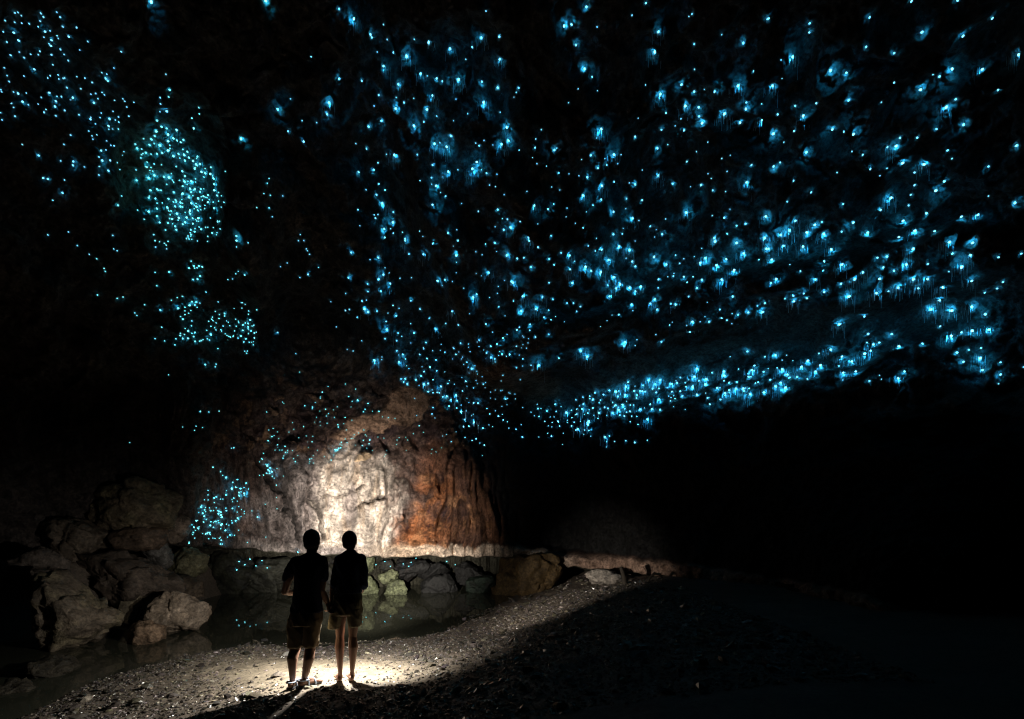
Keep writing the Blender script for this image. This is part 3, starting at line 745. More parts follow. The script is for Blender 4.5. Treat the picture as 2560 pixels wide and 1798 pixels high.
for (hx, kx, ky, cxp, ax, ay, hd_) in ((748, 738.5, 1622, 731, 731.5, 1703, (-0.10, 1.0)), (782, 776, 1618, 772, 759.5, 1700, (0.62, 0.80))):
    ank = A(ax, ay); gz = tz(ank[0], ank[1])
    b.chain([(A(hx, 1545), .098), (A((hx + kx) / 2, 1585, .01), .082), (A(kx, ky, .02), .056), (A(cxp, 1646, -.02), .0585), (A((cxp + ax) / 2, 1676, -.012), .042), (ank, .030), (np.array([ank[0], ank[1] + .01, gz + .06]), .034)])
    h_ = np.array([ank[0], ank[1] - 0.03, gz + 0.022]) - 0.02 * np.array([hd_[0], hd_[1], 0])
    foot(b, h_, hd_, 0.26, 0.036)
    # sandal: sole and straps
    t_ = np.array([hd_[0], hd_[1], 0.0]); t_ /= np.linalg.norm(t_); s_ = np.array([t_[1], -t_[0], 0])
    q = Blob()
    for z0 in (0.0, 0.012):
        pass
    prof = [(-0.045, .028), (-0.02, .040), (0.06, .040), (0.14, .047), (0.19, .050), (0.235, .035), (0.25, .012)]
    top = [h_ + t_ * a + s_ * w_ for a, w_ in prof] + [h_ + t_ * a - s_ * w_ for a, w_ in prof[::-1]]
    nT = len(top)
    Vs = [p + np.array([0, 0, 0.006]) for p in top] + [p - np.array([0, 0, 0.024]) for p in top]
    Fs = [tuple(range(nT)), tuple(range(2 * nT - 1, nT - 1, -1))] + [(i, (i + 1) % nT, nT + (i + 1) % nT, nT + i) for i in range(nT)]
    me = bpy.data.meshes.new('sandal'); me.from_pydata([(v - mo).tolist() for v in Vs], [], Fs); me.update()
    bm_ = bmesh.new(); bm_.from_mesh(me); bmesh.ops.recalc_face_normals(bm_, faces=bm_.faces); bm_.to_mesh(me); bm_.free()
    sdl = link('sandal', me, M_SOLE, man)
    q = Blob()
    for a0, hgt, wd in ((0.15, .055, .047), (0.07, .088, .040)):
        arc = [h_ + t_ * a0 + s_ * wd * math.cos(x) * 1.05 + np.array([0, 0, hgt * math.sin(x)]) for x in np.linspace(0.02, math.pi - .02, 9)]
        for p0, p1 in zip(arc[:-1], arc[1:]): q.capsule(p0, .010, p1, .010, 8)
    arc = [h_ + t_ * 0.07 + s_ * .042 + np.array([0, 0, .06])] + [h_ - t_ * (0.012) + s_ * .043 * math.cos(x) - t_ * .034 * math.sin(x) + np.array([0, 0, .07]) for x in np.linspace(0, math.pi, 7)] + [h_ + t_ * 0.07 - s_ * .042 + np.array([0, 0, .06])]
    for p0, p1 in zip(arc[:-1], arc[1:]): q.capsule(p0, .009, p1, .009, 8)
    link('strap', q.mesh('strap', 0.004, 1, origin=mo), M_STRAP, sdl)
link('body', b.mesh('body', 0.0055, 5, origin=mo), M_SKIN, man)
q = Blob()
q.ellip(A(780.5, 1354) + np.array([0, -.020, .034]), (.086, .103, .105)); q.ellip(A(780.5, 1354) + np.array([0, -.045, -.02]), (.074, .075, .075))
link('hair', q.mesh('hair', 0.005, 2, 0.0035, 60, origin=mo), M_HAIR, man)
q = Blob()
q.loft([(A(779, 1383), .062, .062), (A(777, 1391), .12, .085), (A(775, 1399), .165, .105), (A(774, 1412), .172, .12), (A(773, 1435), .148, .132), (A(770, 1465), .140, .130), (A(768, 1500), .150, .132), (A(766.5, 1524), .172, .138), (A(766.5, 1529), .173, .140)])
q.chain([(A(741, 1406), .066), (A(727, 1428), .064), (A(719, 1447, .02), .058)])
q.chain([(A(804, 1403), .062), (A(808, 1425), .055), (A(808, 1445, .01), .053)])
link('t_shirt', q.mesh('t_shirt', 0.007, 4, 0.006, 9, origin=mo), M_TEE, man)
q = Blob()
q.loft([(A(766.5, 1518), .155, .125), (A(766, 1535), .168, .138), (A(764, 1552), .174, .142), (A(763, 1560), .168, .138)])
q.loft([(A(745, 1545), .092, .120), (A(741, 1575), .090, .112), (A(738, 1603), .078, .095), (A(738, 1613), .076, .090), (A(738, 1617), .070, .085)])
q.loft([(A(784, 1545), .090, .120), (A(781, 1575), .082, .110), (A(778, 1600), .073, .095), (A(777, 1610), .074, .090), (A(777, 1615), .070, .086)])
link('shorts', q.mesh('shorts', 0.007, 3, 0.009, 8, origin=mo), M_SHORT, man)

# ---- woman
D2 = 5.95
def Bq(px_, py_, dd=0.0): return W(px_, py_, D2 + dd)
wo_xy = Bq(865, 1690)
wom_z = tz(wo_xy[0], D2)
wom = empty('person', (float(wo_xy[0]), D2, wom_z), 'slimmer person in blue shirt with rolled sleeves and loose olive shorts, bare legs', 'person', 'two people holding hands on the bank')
wo = np.array(wom.location)
b = Blob()
head(b, Bq(875, 1353), 0.070, 0.116, 0.092, 0.05)
b.chain([(Bq(875.5, 1366), .044), (Bq(875.5, 1384), .044), (Bq(875, 1394), .055)])
b.loft([(Bq(875, 1384), .05, .045), (Bq(874, 1395), .125, .07), (Bq(873, 1420), .125, .085), (Bq(872, 1455), .115, .08), (Bq(870, 1485), .125, .09), (Bq(868, 1520), .15, .11), (Bq(867, 1538), .135, .10)])
b.chain([(Bq(845, 1402), .048), (Bq(838, 1435), .040), (Bq(833, 1461, -.01), .034), (Bq(831, 1482, .0), .031), (Bq(829, 1505, -.02), .023)])
b.chain([(Bq(903, 1400), .048), (Bq(908, 1432), .040), (Bq(908, 1462, .03), .034), (Bq(903, 1478, .10), .031), (Bq(877, 1486, .20), .023)])
hand(b, Bq(829, 1505, -.02), (-0.16, -0.15, -0.95), (-1, 0.1, 0.0), 0.92, 0.85, 1)
hand(b, Bq(877, 1486, .20), (-0.85, 0.42, -0.30), (0.0, -0.5, -0.8), 0.92, 1.0, -1)
for (hx, tx, kx, cx_, ax, ay, hd_) in ((851, 850, 850, 849, 850.5, 1684, (-0.45, .9)), (884, 883, 882, 883, 880.5, 1678, (-0.40, .92))):
    ank = Bq(ax, ay); gz = tz(ank[0], ank[1])
    b.chain([(Bq(hx, 1525), .088), (Bq(tx, 1560, .01), .060), (Bq(kx, 1592, .01), .046), (Bq(cx_, 1617, -.015), .0545), (Bq((cx_ + ax) / 2, 1650, -.01), .037), (ank, .024), (np.array([ank[0], ank[1] + .008, gz + .05]), .028)])
    h_ = np.array([ank[0], ank[1] - 0.028, gz + 0.004]); foot(b, h_, hd_, 0.235, 0.031)
link('body', b.mesh('body', 0.005, 5, origin=wo), M_SKIN, wom)
q = Blob()
q.ellip(Bq(875, 1353) + np.array([0, -.018, .018]), (.080, .100, .104)); q.ellip(Bq(875, 1353) + np.array([0.002, -.045, -.030]), (.070, .068, .062))
link('hair', q.mesh('hair', 0.005, 2, 0.003, 50, origin=wo), M_HAIR, wom)
q = Blob()
q.loft([(Bq(875.5, 1377), .052, .052), (Bq(875, 1385), .095, .07), (Bq(874, 1393), .150, .09), (Bq(874, 1406), .160, .105), (Bq(873, 1430), .138, .115), (Bq(872, 1455), .128, .113), (Bq(870.5, 1476), .150, .118), (Bq(870, 1481), .152, .12)])
q.chain([(Bq(848, 1400), .053), (Bq(841, 1430), .046), (Bq(836, 1457), .041)])
q.chain([(Bq(903, 1398), .056), (Bq(908, 1430), .050), (Bq(909, 1458, .02), .045)])
q.capsule(Bq(836, 1456), .047, Bq(835.5, 1464), .046); q.capsule(Bq(909, 1456, .02), .050, Bq(908.5, 1464, .03), .049)
q.chain([(Bq(865, 1380), .02), (Bq(875, 1378, -.05), .02), (Bq(886, 1380), .02)])
link('shirt', q.mesh('shirt', 0.006, 3, 0.007, 10, origin=wo), M_SHIRT, wom)
q = Blob()
q.loft([(Bq(870, 1474), .140, .105), (Bq(869, 1500), .160, .125), (Bq(868, 1518), .166, .132), (Bq(867, 1534), .160, .130)])
q.loft([(Bq(848, 1522), .088, .115), (Bq(842, 1548), .074, .11), (Bq(837.5, 1566), .064, .10), (Bq(837, 1569), .062, .097)])
q.loft([(Bq(886, 1522), .082, .115), (Bq(887, 1546), .070, .11), (Bq(888, 1561), .063, .10), (Bq(888, 1564), .061, .097)])
link('shorts', q.mesh('shorts', 0.006, 3, 0.008, 9, origin=wo), M_SHORT2, wom)

# ------------------------------------------------------------------ torches (the light of the picture)
M_TORCH = plain_mat('black_anodised_metal', (0.02, 0.02, 0.022), 0.35, metal=0.6)
M_LENS = glow_mat('torch_lens', (1.0, 0.86, 0.68), 6.0)
def torch(pos, aim, label, lights):
    pos = np.array(pos, float); ax = np.array(aim, float) - pos; ax /= np.linalg.norm(ax)
    t = empty('torch', pos.tolist(), label, 'torch', 'hand torches')
    V, Fc = tube([ax * a for a in (-.15, -.145, -.05, -.035, -.005, 0.0)], [.008, .013, .013, .021, .023, .021], 14)
    Fc = Fc.tolist(); link('body', mesh_np('body', V, Fc), M_TORCH, t)
    a = np.cross(ax, (0, 0, 1)); a /= np.linalg.norm(a); b2 = np.cross(ax, a)
    Vl = [ax * -.001] + [ax * -.001 + .019 * (math.cos(x) * a + math.sin(x) * b2) for x in np.linspace(0, 2 * math.pi, 15)[:-1]]
    link('lens', mesh_np('lens', Vl, [(0, i + 1, (i + 1) % 14 + 1) for i in range(14)], False), M_LENS, t)
    for (nm, aim2, power, ang, blend, size, colr_) in lights:
        ld = bpy.data.lights.new(nm, 'SPOT'); ld.energy = power; ld.spot_size = math.radians(ang); ld.spot_blend = blend
        ld.shadow_soft_size = size; ld.color = colr_
        lo = bpy.data.objects.new(nm, ld); COL.objects.link(lo); lo.parent = t
        lo.location = (ax * 0.03).tolist()
        lo.rotation_euler = Vector((np.array(aim2, float) - pos).tolist()).to_track_quat('-Z', 'Y').to_euler()
WARM = (1.0, 0.91, 0.79)
T1 = np.array([-2.06, 6.22, 1.04])
torch(T1, W(960, 1310, 13.3), 'small black torch held before the waist of the person in blue shirt',
      [('beam', W(925, 1358, 12.6), 5000, 51, 1.0, 0.03, WARM),
       ('corona', W(900, 1290, 13.3), 1050, 62, 1.0, 0.03, WARM),
       ('ledge_fill', W(1450, 1462, 12.8), 1200, 32, 1.0, 0.03, WARM),  # extra spot added at the torch to brighten the ledge
       ('spill', T1 + np.array([-.34, .28, -.88]), 290, 166, 0.4, 0.02, (1.0, 0.95, 0.86))])
T2 = A(757, 1478, .36)
torch(T2, W(330, 1480, 10), 'small black torch held at the belly of the person in T-shirt',
      [('beam', W(380, 1560, 10), 75, 40, 1.0, 0.03, WARM)])
# ------------------------------------------------------------------ glow-worms, read off the photograph tile by tile
TILES = [
 ((0, 0, 2.689), """1017,14,3 100,87,1 292,115,1.5 405,116,1.5 35,139 270,143 196,160 422,180,1.5 515,186,1.5 93,220,2 303,213,2 463,247,2.2 383,239,1.5 346,270,2 125,273,2.3 46,283,1.5 342,308,2 406,333,1.5 268,345,1.5 72,372,1.5 346,369,1.5 162,388,1.2 459,408,1.2 590,280 815,348,1.5 230,467,2 766,458,.7 710,528,2 724,544,2 684,489,.8 718,499,.8 320,524,1.2 434,525,1.3 571,526 620,555,1.3 62,549 450,590,1.5 543,597,1.2 122,630,2 331,624,2 490,657,2.2 413,650,1.4 643,629 702,638 376,681,2 152,685,2.3 75,694,1.7 370,717,2 631,691,2 838,681,1.4 900,688,1.2 435,743,1.5 297,756,1.5 375,779,1.4 101,782,1.4 531,772,1.3 608,802,2 736,800,2.5 730,848,2.5 797,787,1.2 866,782,1.4 852,720 475,909,1.2 430,972 150,972 260,1046,2 767,981,1.8 680,1013,2 665,1056,1.6 688,1080,2.5 741,1079,2 493,1086,2 490,1112,2 668,1119,1.5 729,1148,2.2 665,1177,1.4 290,1197,2 322,1204,2 420,1297,2 355,1346,1.6 434,1211 568,1123,1.2 408,1082,1.2 1115,500,.7 1140,605,1.5 1134,652 1077,657 1079,699 1120,748,2.4 1075,751,.8 1337,724 1340,766 1290,795,1.2 1302,863,1.8 1187,875,2 1056,811,1.8
 1086,853,1.8 1120,864,1.4 1050,884,2.2 1040,915,1.4 1018,938,1.6 965,932,1.2 910,970,1.8 923,998,2 1005,975,1.5 1075,978,2.4 1130,905,2.4 1130,950,2 1165,930,2 1190,945,1.4 1233,941,1.6 1215,957,1.4 980,1027,1.6 1090,1028,1.8 1055,1035,1.5 1128,1013,2 1166,1050,2 1200,1035,1.5 1238,1042,2.2 1260,1021,1.8 1243,1080,1.6 1270,1060,1.8 1298,1083,2 1318,1106,2.2 1345,1103,2 1328,1053,1.6 1308,1135,1.8 1355,1157,2.4 1380,1165,2 1415,1170,2.4 1435,1200,2 1418,1125,1.4 1440,1240,2 1440,1280,2.2 1460,1315,1.6 985,1123,1.8 915,1143,1.2 1085,1108 1185,1120,1.2 1226,1152,1.6 1135,1193,2.4 1103,1190,1.8 1038,1180,2 1000,1197,2 918,1213,2 1243,1184,1.8 1240,1222,2 1286,1219,2 1228,1252,1.5 1278,1270,2 1310,1272,2 1350,1271,1.6 1345,1290,1.4 1285,1293,1.6 1056,1272,1.4 1012,1279,1.6 1168,1293,1.6 1084,1280 1228,1302,2 1270,1327,2 1330,1335,1.8 1368,1320,1.8 1398,1312,1.6 1000,1330,1.5 1045,1335,1.4 1133,1337,1.8 1180,1345,1.4 1213,1362,1.8 1287,1367,2 1398,1360,2 1125,1396,2 1178,1388,1.5 1213,1389,1.8 1320,1390,2.2 1505,1360,1.2 1440,1400,2 1055,1403,1.6 1000,1423,2 925,1413 1190,1437,2 1277,1417,2.2 1278,1437,1.8 1330,1415,1.4 1055,1454,1.5 970,1475 1157,1473,1.8 1203,1465,2.2 1255,1463,2.2 1333,1468,2.4 1295,1468,1.6 1073,1496,1.6 1130,1500,1.4 1245,1495,2 1228,1508,1.6 1297,1504,1.6 1113,1547,1.2 1185,1545,1.6 1178,1522,1.4 1283,1545,1.5 1352,1542,1.8 1308,1558,1.4 1285,1578,1.4 1033,1578,1.2 1463,1490,1.6 1480,1540 1427,1567,1.8 1590,1587,2.2 1620,935,2.5 1515,1153 793,1381,2.2 818,1318,1.2 758,1583,1.2 460,1560,.8 322,1580"""),
 ((640, 0, 2.689), """65,5,2.6 559,60,1.5 658,127,2.6 770,232,2.2 778,252,1.8 857,166 882,266 1064,265 1546,75,1.2 1636,247,2 1515,254,2.2 1160,285,2.8 1305,328,2.4 1454,318,1.8 371,382 815,350,.8 923,354,1.5 1013,378,3 1410,399 1638,399,2.2 857,445,2.2 1107,495,2.4 1152,511 1214,528,2 1252,547,1.6 560,530,2 711,544,1.8 1362,536,3 1518,550,2 1625,590,2.4 957,567,2.2 1186,643,2.2 825,640,1.6 943,656 1061,662 995,690,1.6 490,690,2.6 478,768,2 146,735,2.4 232,665 794,713,1.2 940,730,3 1150,737,3 1530,688,2.8 1215,781,1.2 1642,755,1.2 1423,765 310,812 408,825 216,883,1.4 320,953,2.2 843,813,2.2 757,852,2.2 1128,820,1.4 1062,847,3 1310,915,2.2 1685,857,2.8 1533,945,1.2 1697,946,2.8 1650,970,2.6 1200,967,2.8 1282,988,2.8 1500,980,1.6 671,966,1.2 743,1000,1.8 930,1042,3 877,1038 1085,1040,1.4 820,1095,1.6 792,1141,2 690,1158,2.2 1187,1110,2 1293,1155,2.8 1485,1090,3 1455,1135,3.2 1357,1142,1.2 1515,1142,1.2 1550,1165,1.8 1620,1172 825,1237,1.8 1103,1215,1.2 1180,1195,1.6 1210,1250,3 868,1278,1.6 740,1276,1.2 810,1310,2.2 1275,1320,1.8 1570,1245,1.2 1610,1255,1.2 1668,1309,.8 848,1367,2.6 923,1427,1.8 1187,1378,2.6 1495,1422,1.4 1625,1410,2 1690,1475,1.6 685,1410,1.6 795,1445,1.2 820,1443,1.2 803,1467,1.8 920,1495,3 862,1540,2.8 865,1597,2.2 905,1538,1.2 923,1568,1.4 698,1518 985,1562,1.2 1290,1567,2 1350,1545 1712,1530,2.6 1665,1545,2 1003,1605,2 1100,1555,1.2 88,1200,.8 76,1233 97,1314 53,1302,.8 88,1398,1.2 110,1458 298,1578,.8 180,1318,.7 5,1396 1122,1590,.8"""),
 ((1280, 0, 2.689), """500,47,2 900,22,1.6 807,103,1.2 1210,95,1.2 1190,110,1.2 1717,128,1.4 572,182 350,175,2.8 400,165,2.2 985,214,2.4 430,303,2.2 1410,233 1225,297,1.3 1555,290,2 960,350,3.2 488,463,2.8 539,517,1.5 445,598 1227,467,1.2 1625,480,1.5 45,591,1.6 29,622 1140,569,2.2 1225,617,2 997,634,2.8 1362,617,2.2 1520,577,3 1575,690,1.4 1678,699 1165,713,3 1255,722,2.4 1572,733,2.6 1428,765,3.4 1035,760,1.8 1258,783,2 1278,828,3 1136,799 1682,807,2.8 1533,825,2.6 1005,873,1.8 1157,877,2 1097,846 600,868,3 828,919,2 1047,973 160,935,1.2 197,872,1.2 155,993,1.6 285,1010,2.4 48,1010,1.2 978,997,2.4 685,1040,3 733,1040,1.2 530,1045,2 1240,1020 1175,1087,1.6 1410,1066,1.2 168,1101 232,1117 468,1073,.8 577,1131,2 637,1110,1.6 711,1101 876,1144,.7 1610,1110,1.8 315,1163,1.6 450,1182 507,1192,2.2 983,1180,2.4 1318,1168 1446,1153 687,1223,1.6 788,1230,1.2 828,1240,2.2 1080,1236,2 1270,1245,2.2 1577,1226,2.6 605,1250,2.8 478,1315,3 600,1342,2.2 1350,1280,1.8 1436,1288 770,1336,1.4 875,1347,2 100,1287 150,1383,2.6 280,1372,1.4 242,1407,2 370,1400,1.2 545,1380,1.4 500,1425 682,1425,2.6 1172,1430,3.2 810,1468,2.6 853,1483,1.2 1033,1473,1.2 1347,1450,1.2 1427,1465,2.2 1706,1455,2.8 1510,1518,1.8 1570,1505,2 930,1522,1.8 478,1533,1.4 55,1490,1.4 1010,1575,2.2 682,1577,2.4 742,1573,1.6 263,1586,1.4 112,1597,2.4 1447,1572,1.6 1700,1600,3 1360,1600,2.4 568,1603"""),
 ((1920, 0, 2.689), """5,125,1.4 964,10,1.8 1275,3,1.6 280,158,1.6 278,219,1.4 683,117,1.8 1508,124,1.6 1035,217,2.2 1311,243,2 660,316,1.6 848,358,1.6 165,383,2.6 88,404 95,526 30,577,2.6 420,475,3.2 527,490,2 1237,465,2.6 1440,467,2.4 1685,369,2.4 1153,515,1.8 1110,502 848,556,1.3 1025,604,3 1547,605,1.5 1262,668,1.5 543,674,2.2 325,695,1.8 183,712,1.6 762,689 1198,722,2.8 65,770,1.8 237,778,2.6 1314,839,2.2 1133,868,1.6 35,900,3.2 175,882,1.8 432,870,2.6 510,886,1.3 575,903,2.6 107,957 887,928,1.8 1003,926,1.6 862,982,2.8 803,990,1.6 1670,980,2 258,1024,2.6 565,1019,1.2 637,1041,1.4 1207,1012,1.5 1237,1067 905,1097,3 1050,1105,3 985,1160,1.6 37,1120,2.4 82,1093,1.8 688,1137,1.8 800,1132,1.2 752,1182 1482,1120,1.4 465,1161 172,1215,1.4 985,1245,1.8 1128,1282,3 1185,1220,2 290,1294,1.8 828,1330,2.8 960,1310,1.4 945,1382,1.4 130,1356,1.4 1482,1319 1660,1365,2.2 505,1372,1.8 757,1412,2 1065,1435,2.2 908,1485,2.6 1300,1458,2.2 1411,1445,2.4 185,1485,2.4 315,1512,2.8 362,1493,1.4 573,1498,2.6 988,1552,3 1120,1555,2 880,1595,2.2 145,1550,3 260,1563,2.8 375,1573,2.6 85,1580,2.6 670,1565,2.8 495,1558,1.6"""),
 ((0, 600, 2.689), """520,38 600,97 650,127,.8 765,61,.8 788,73 700,192,.8 708,212,.8 1046,48,1.2 1043,5 1072,12,.8 1105,23,.8 1117,35,.8 1130,10 1120,60,.7 1395,10 1590,5,2.2 1590,47 1668,20,1.2 1285,143,1.2 1271,190,1.6 1303,175,1.4 1308,190,1.2 1337,175,1.6 1325,188,1.2 1360,182,1.6 1345,243,1.8 1328,264,1.8 1298,266,1.4 1043,218 1137,216,1.6 1054,308,1.2 1645,235,1.8 1585,228 1563,263,.7 1532,267,.7 1602,211,.7 655,370 788,393,.8 827,384 972,436 1385,351 1227,380,1.2 1192,388,.8 1152,406,.8 1078,472,1.6 1198,460,2 1290,415,1.4 1320,418,1.8 1275,440,2 1310,437,1.4 1243,452 1243,477 1283,475 1268,493,.8 906,491,.8 920,508,.8 1230,533,1.6 1243,502 1213,515,.8 1290,545 1287,577 1448,481 1510,495,1.4 1510,512,1.2 1472,528,1.2 1428,519,.8 1423,533,1.2 1432,543 1403,547,1.2 1453,558,.8 1418,581 1443,590,.8 1500,579,1.2 1545,577,.8 1588,580,.8 1452,605,.8 1485,603,.8 1087,587,1.2 1266,612,2 1213,628 1212,643,1.4 1240,636 1290,628,1.2 1310,622,1.4 1228,663,1.4 1264,662,1.8 1302,650,1.4 1312,682,1.6 1342,680,1.2 1353,676,1.4 1365,670 1393,665,.8 1390,608,.8 1418,636,2 1183,665 1043,664 1107,679,.8 1176,706,1.2 1577,612 1633,571,1.6 1632,608,1.4 1668,562,1.6 1668,585,1.4 1682,537,2 1670,500 1672,478,.8 1668,598,1.2 1705,573,1.6 1688,612,1.4 1710,625,1.6 1670,630,1.2 1620,647,1.8 1653,665,1.6 1710,658,1.6 1640,685,1.2 1675,688 1703,705 1540,650 1550,655 1567,650 1570,644 1600,660 1465,731 1658,762,1.2 1645,748,.8 1663,747,.8 1380,838,1.8 1453,835 1447,853,1.2 1133,907,.8 1347,1153,1.8 1404,1157,1.2 1473,1151,1.2 1318,1252,.8 1308,1280 1362,1261,.7 1228,1258,.7 872,1362,.8 1572,1397,1.4 1433,1527,1.4 1483,1557,1.4 1497,1583 1518,1598,1.6"""),
 ((640, 600, 2.689), """285,5,1.2 322,5 338,60 345,73 360,97,1.2 210,155,.8 165,180,.8 420,185 350,232,2 295,253,1.2 145,622,1.4 293,889,1.2 268,765 5,470,1.2 1003,5,2.4 1188,25,2 1358,5,2 1605,20,2.2 1543,28,1.4 640,85,2 823,120,2.4 767,132,1.2 868,187 895,222 1028,95,1.6 1125,97,2.4 1345,105,3 1685,105,2.8 1520,100,1.2 1478,80 857,233,2.4 825,265,2.8 903,293,2.6 750,296,1.8 622,255,2 1045,254,1.2 968,258,1.2 1220,275,2.8 1270,268,2.2 1565,220,2.4 1320,280 1397,325,1.2 1718,280,2.4 752,347,1.8 840,345,2 603,360,1.2 503,416,.8 713,412,1.8 742,405,1.2 1040,408,2 921,440,1.8 730,465,3 752,485,2.6 602,475,1.8 627,468,1.4 813,480,1.8 962,460,1.2 943,510,2.2 887,492 680,521,1.4 540,585 1103,465,1.8 1165,527,1.6 1318,480,2.4 1460,385,3 1485,365,2 1632,449,1.6 1570,387 1623,359 1275,562,1.4 1360,572,1.8 875,548,1.6 880,603,2.8 868,665,1.8 955,626,1.8 1062,625,2.2 980,648,1.2 1040,563,1.2 1208,600,2.4 946,678,1.6 1040,693 1545,565,2 1590,620,1.2 1688,635 1660,660,2 1500,675,1.8 1143,690,1.8 710,678,.8 653,747,1.2 613,736,.8 946,745,1.8 987,770,2.4 795,808,2.6 847,787,1.2 845,805,1.2 962,820,2.6 1005,800,1.6 1028,865,1.2 1100,770,1.8 1128,733,1.2 1188,745,1.2 1150,797,1.6 1210,807,1.6 1170,855,2 1215,880,1.8 1270,755,1.4 1330,730,1.4 1343,770,1.8 1375,695,1.8 1380,800 1418,822,1.8 1450,865,2.4 1578,715,2 1620,700,2.2 1550,760,2 1580,790,2.4 1605,800,1.6 1655,770,2 1705,770,2.2 1003,933,2 975,935,1.4 993,955,1.6 1018,968,2 1075,940,2.2 1110,915,2 1130,885,1.8 1128,970,2.8 1158,965,2.2 1190,940,1.6 1243,985,2.6 1158,1020,2.4 1190,1028,1.4 1218,1025,1.8 1232,1028,1.6 1255,1055,2 1282,1050,2.6 1310,1075,2.4 1345,1045,2.6 1352,1080,2 1298,1118,2.2 1290,965,1.4 1300,945,1.2 1333,970 1388,1015,1.6 1410,950,2 1462,995,1.4 1463,1095,2 1493,1098,2.4 1380,1155,2.8 1350,1130,1.6 1413,1150,1.2 1380,1110,1.2 1402,1208,2.2 1465,1227,2.8 1395,1255,2 1432,1253,2 1525,1265,2.2 1552,1133,1.6 1572,1170,1.6 1630,1185,2 1662,1210,1.6 1690,1222,1.2 1528,970,1.6 1540,993 1577,1023 1678,1070,2 1610,1070,.7 1480,1337,2.2 1405,1328,1.4 1453,1348,1.4 1535,1380,2 1505,1365,1.2 1313,1357,1.6 1345,1290 1280,1308 1190,1127,1.4 1183,1170,1.4 1203,1197,.8 1097,1250,1.4 1125,1293 1057,1303 1522,1450,.8 1700,1265,1.2
 601,969,1.2 670,1003,1.2 485,985,.8 445,1023,1.6 433,1057,1.2 623,1053,1.4 647,1085,1.2 683,1077,2.4 753,1099,1.6 328,1115,1.6 380,1124,1.4 378,1135 468,1138,1.4 520,1143 547,1122 487,1167,1.2 473,1184,1.2 600,1194,1.6 527,1193,1.2 478,1232,1.2 550,1242,1.4 553,1258,1.4 320,1255,1.4 826,1152,1.6 733,1138,1.4 722,1155,1.6 72,1157,1.2 115,1267,.8 222,1292 107,1322,1.6 82,1350,1.4 145,1377,1.4 145,1393,1.2 195,1387,1.4 158,1413,1.2 175,1413,1.2 128,1413 198,1428,1.4 213,1415,1.2 245,1417 182,1467,1.4 187,1452,1.2 210,1428 253,1470,1.2 265,1490,1.6 52,1435 38,1470 338,1318 288,1330 377,1357,1.4 360,1475,1.2 375,1470,1.2 362,1490,1.2 358,1502 385,1500 460,1456 505,1480,1.4 413,1415,.8 523,1446 532,1410,2 545,1410,2 557,1400,1.8 570,1398,1.6 573,1360,1.4 565,1373,1.2 577,1380,1.2 600,1338,1.2 612,1362 640,1335 660,1310 690,1298 725,1278,1.2 735,1310,1.2 722,1347,1.4 715,1382,1.4 765,1345,2 760,1370,1.4 745,1400 668,1380,.8 948,1345 945,1375,1.2 860,1333,.8 878,1415,.8 1010,1415 1183,1408 1210,1425,.8 820,1325,.7 75,1520,2 82,1545,2.4 105,1557,2 93,1568,1.8 70,1568,1.6 50,1580,1.2 110,1590,1.6 1080,1180,.7 1067,1065,.7"""),
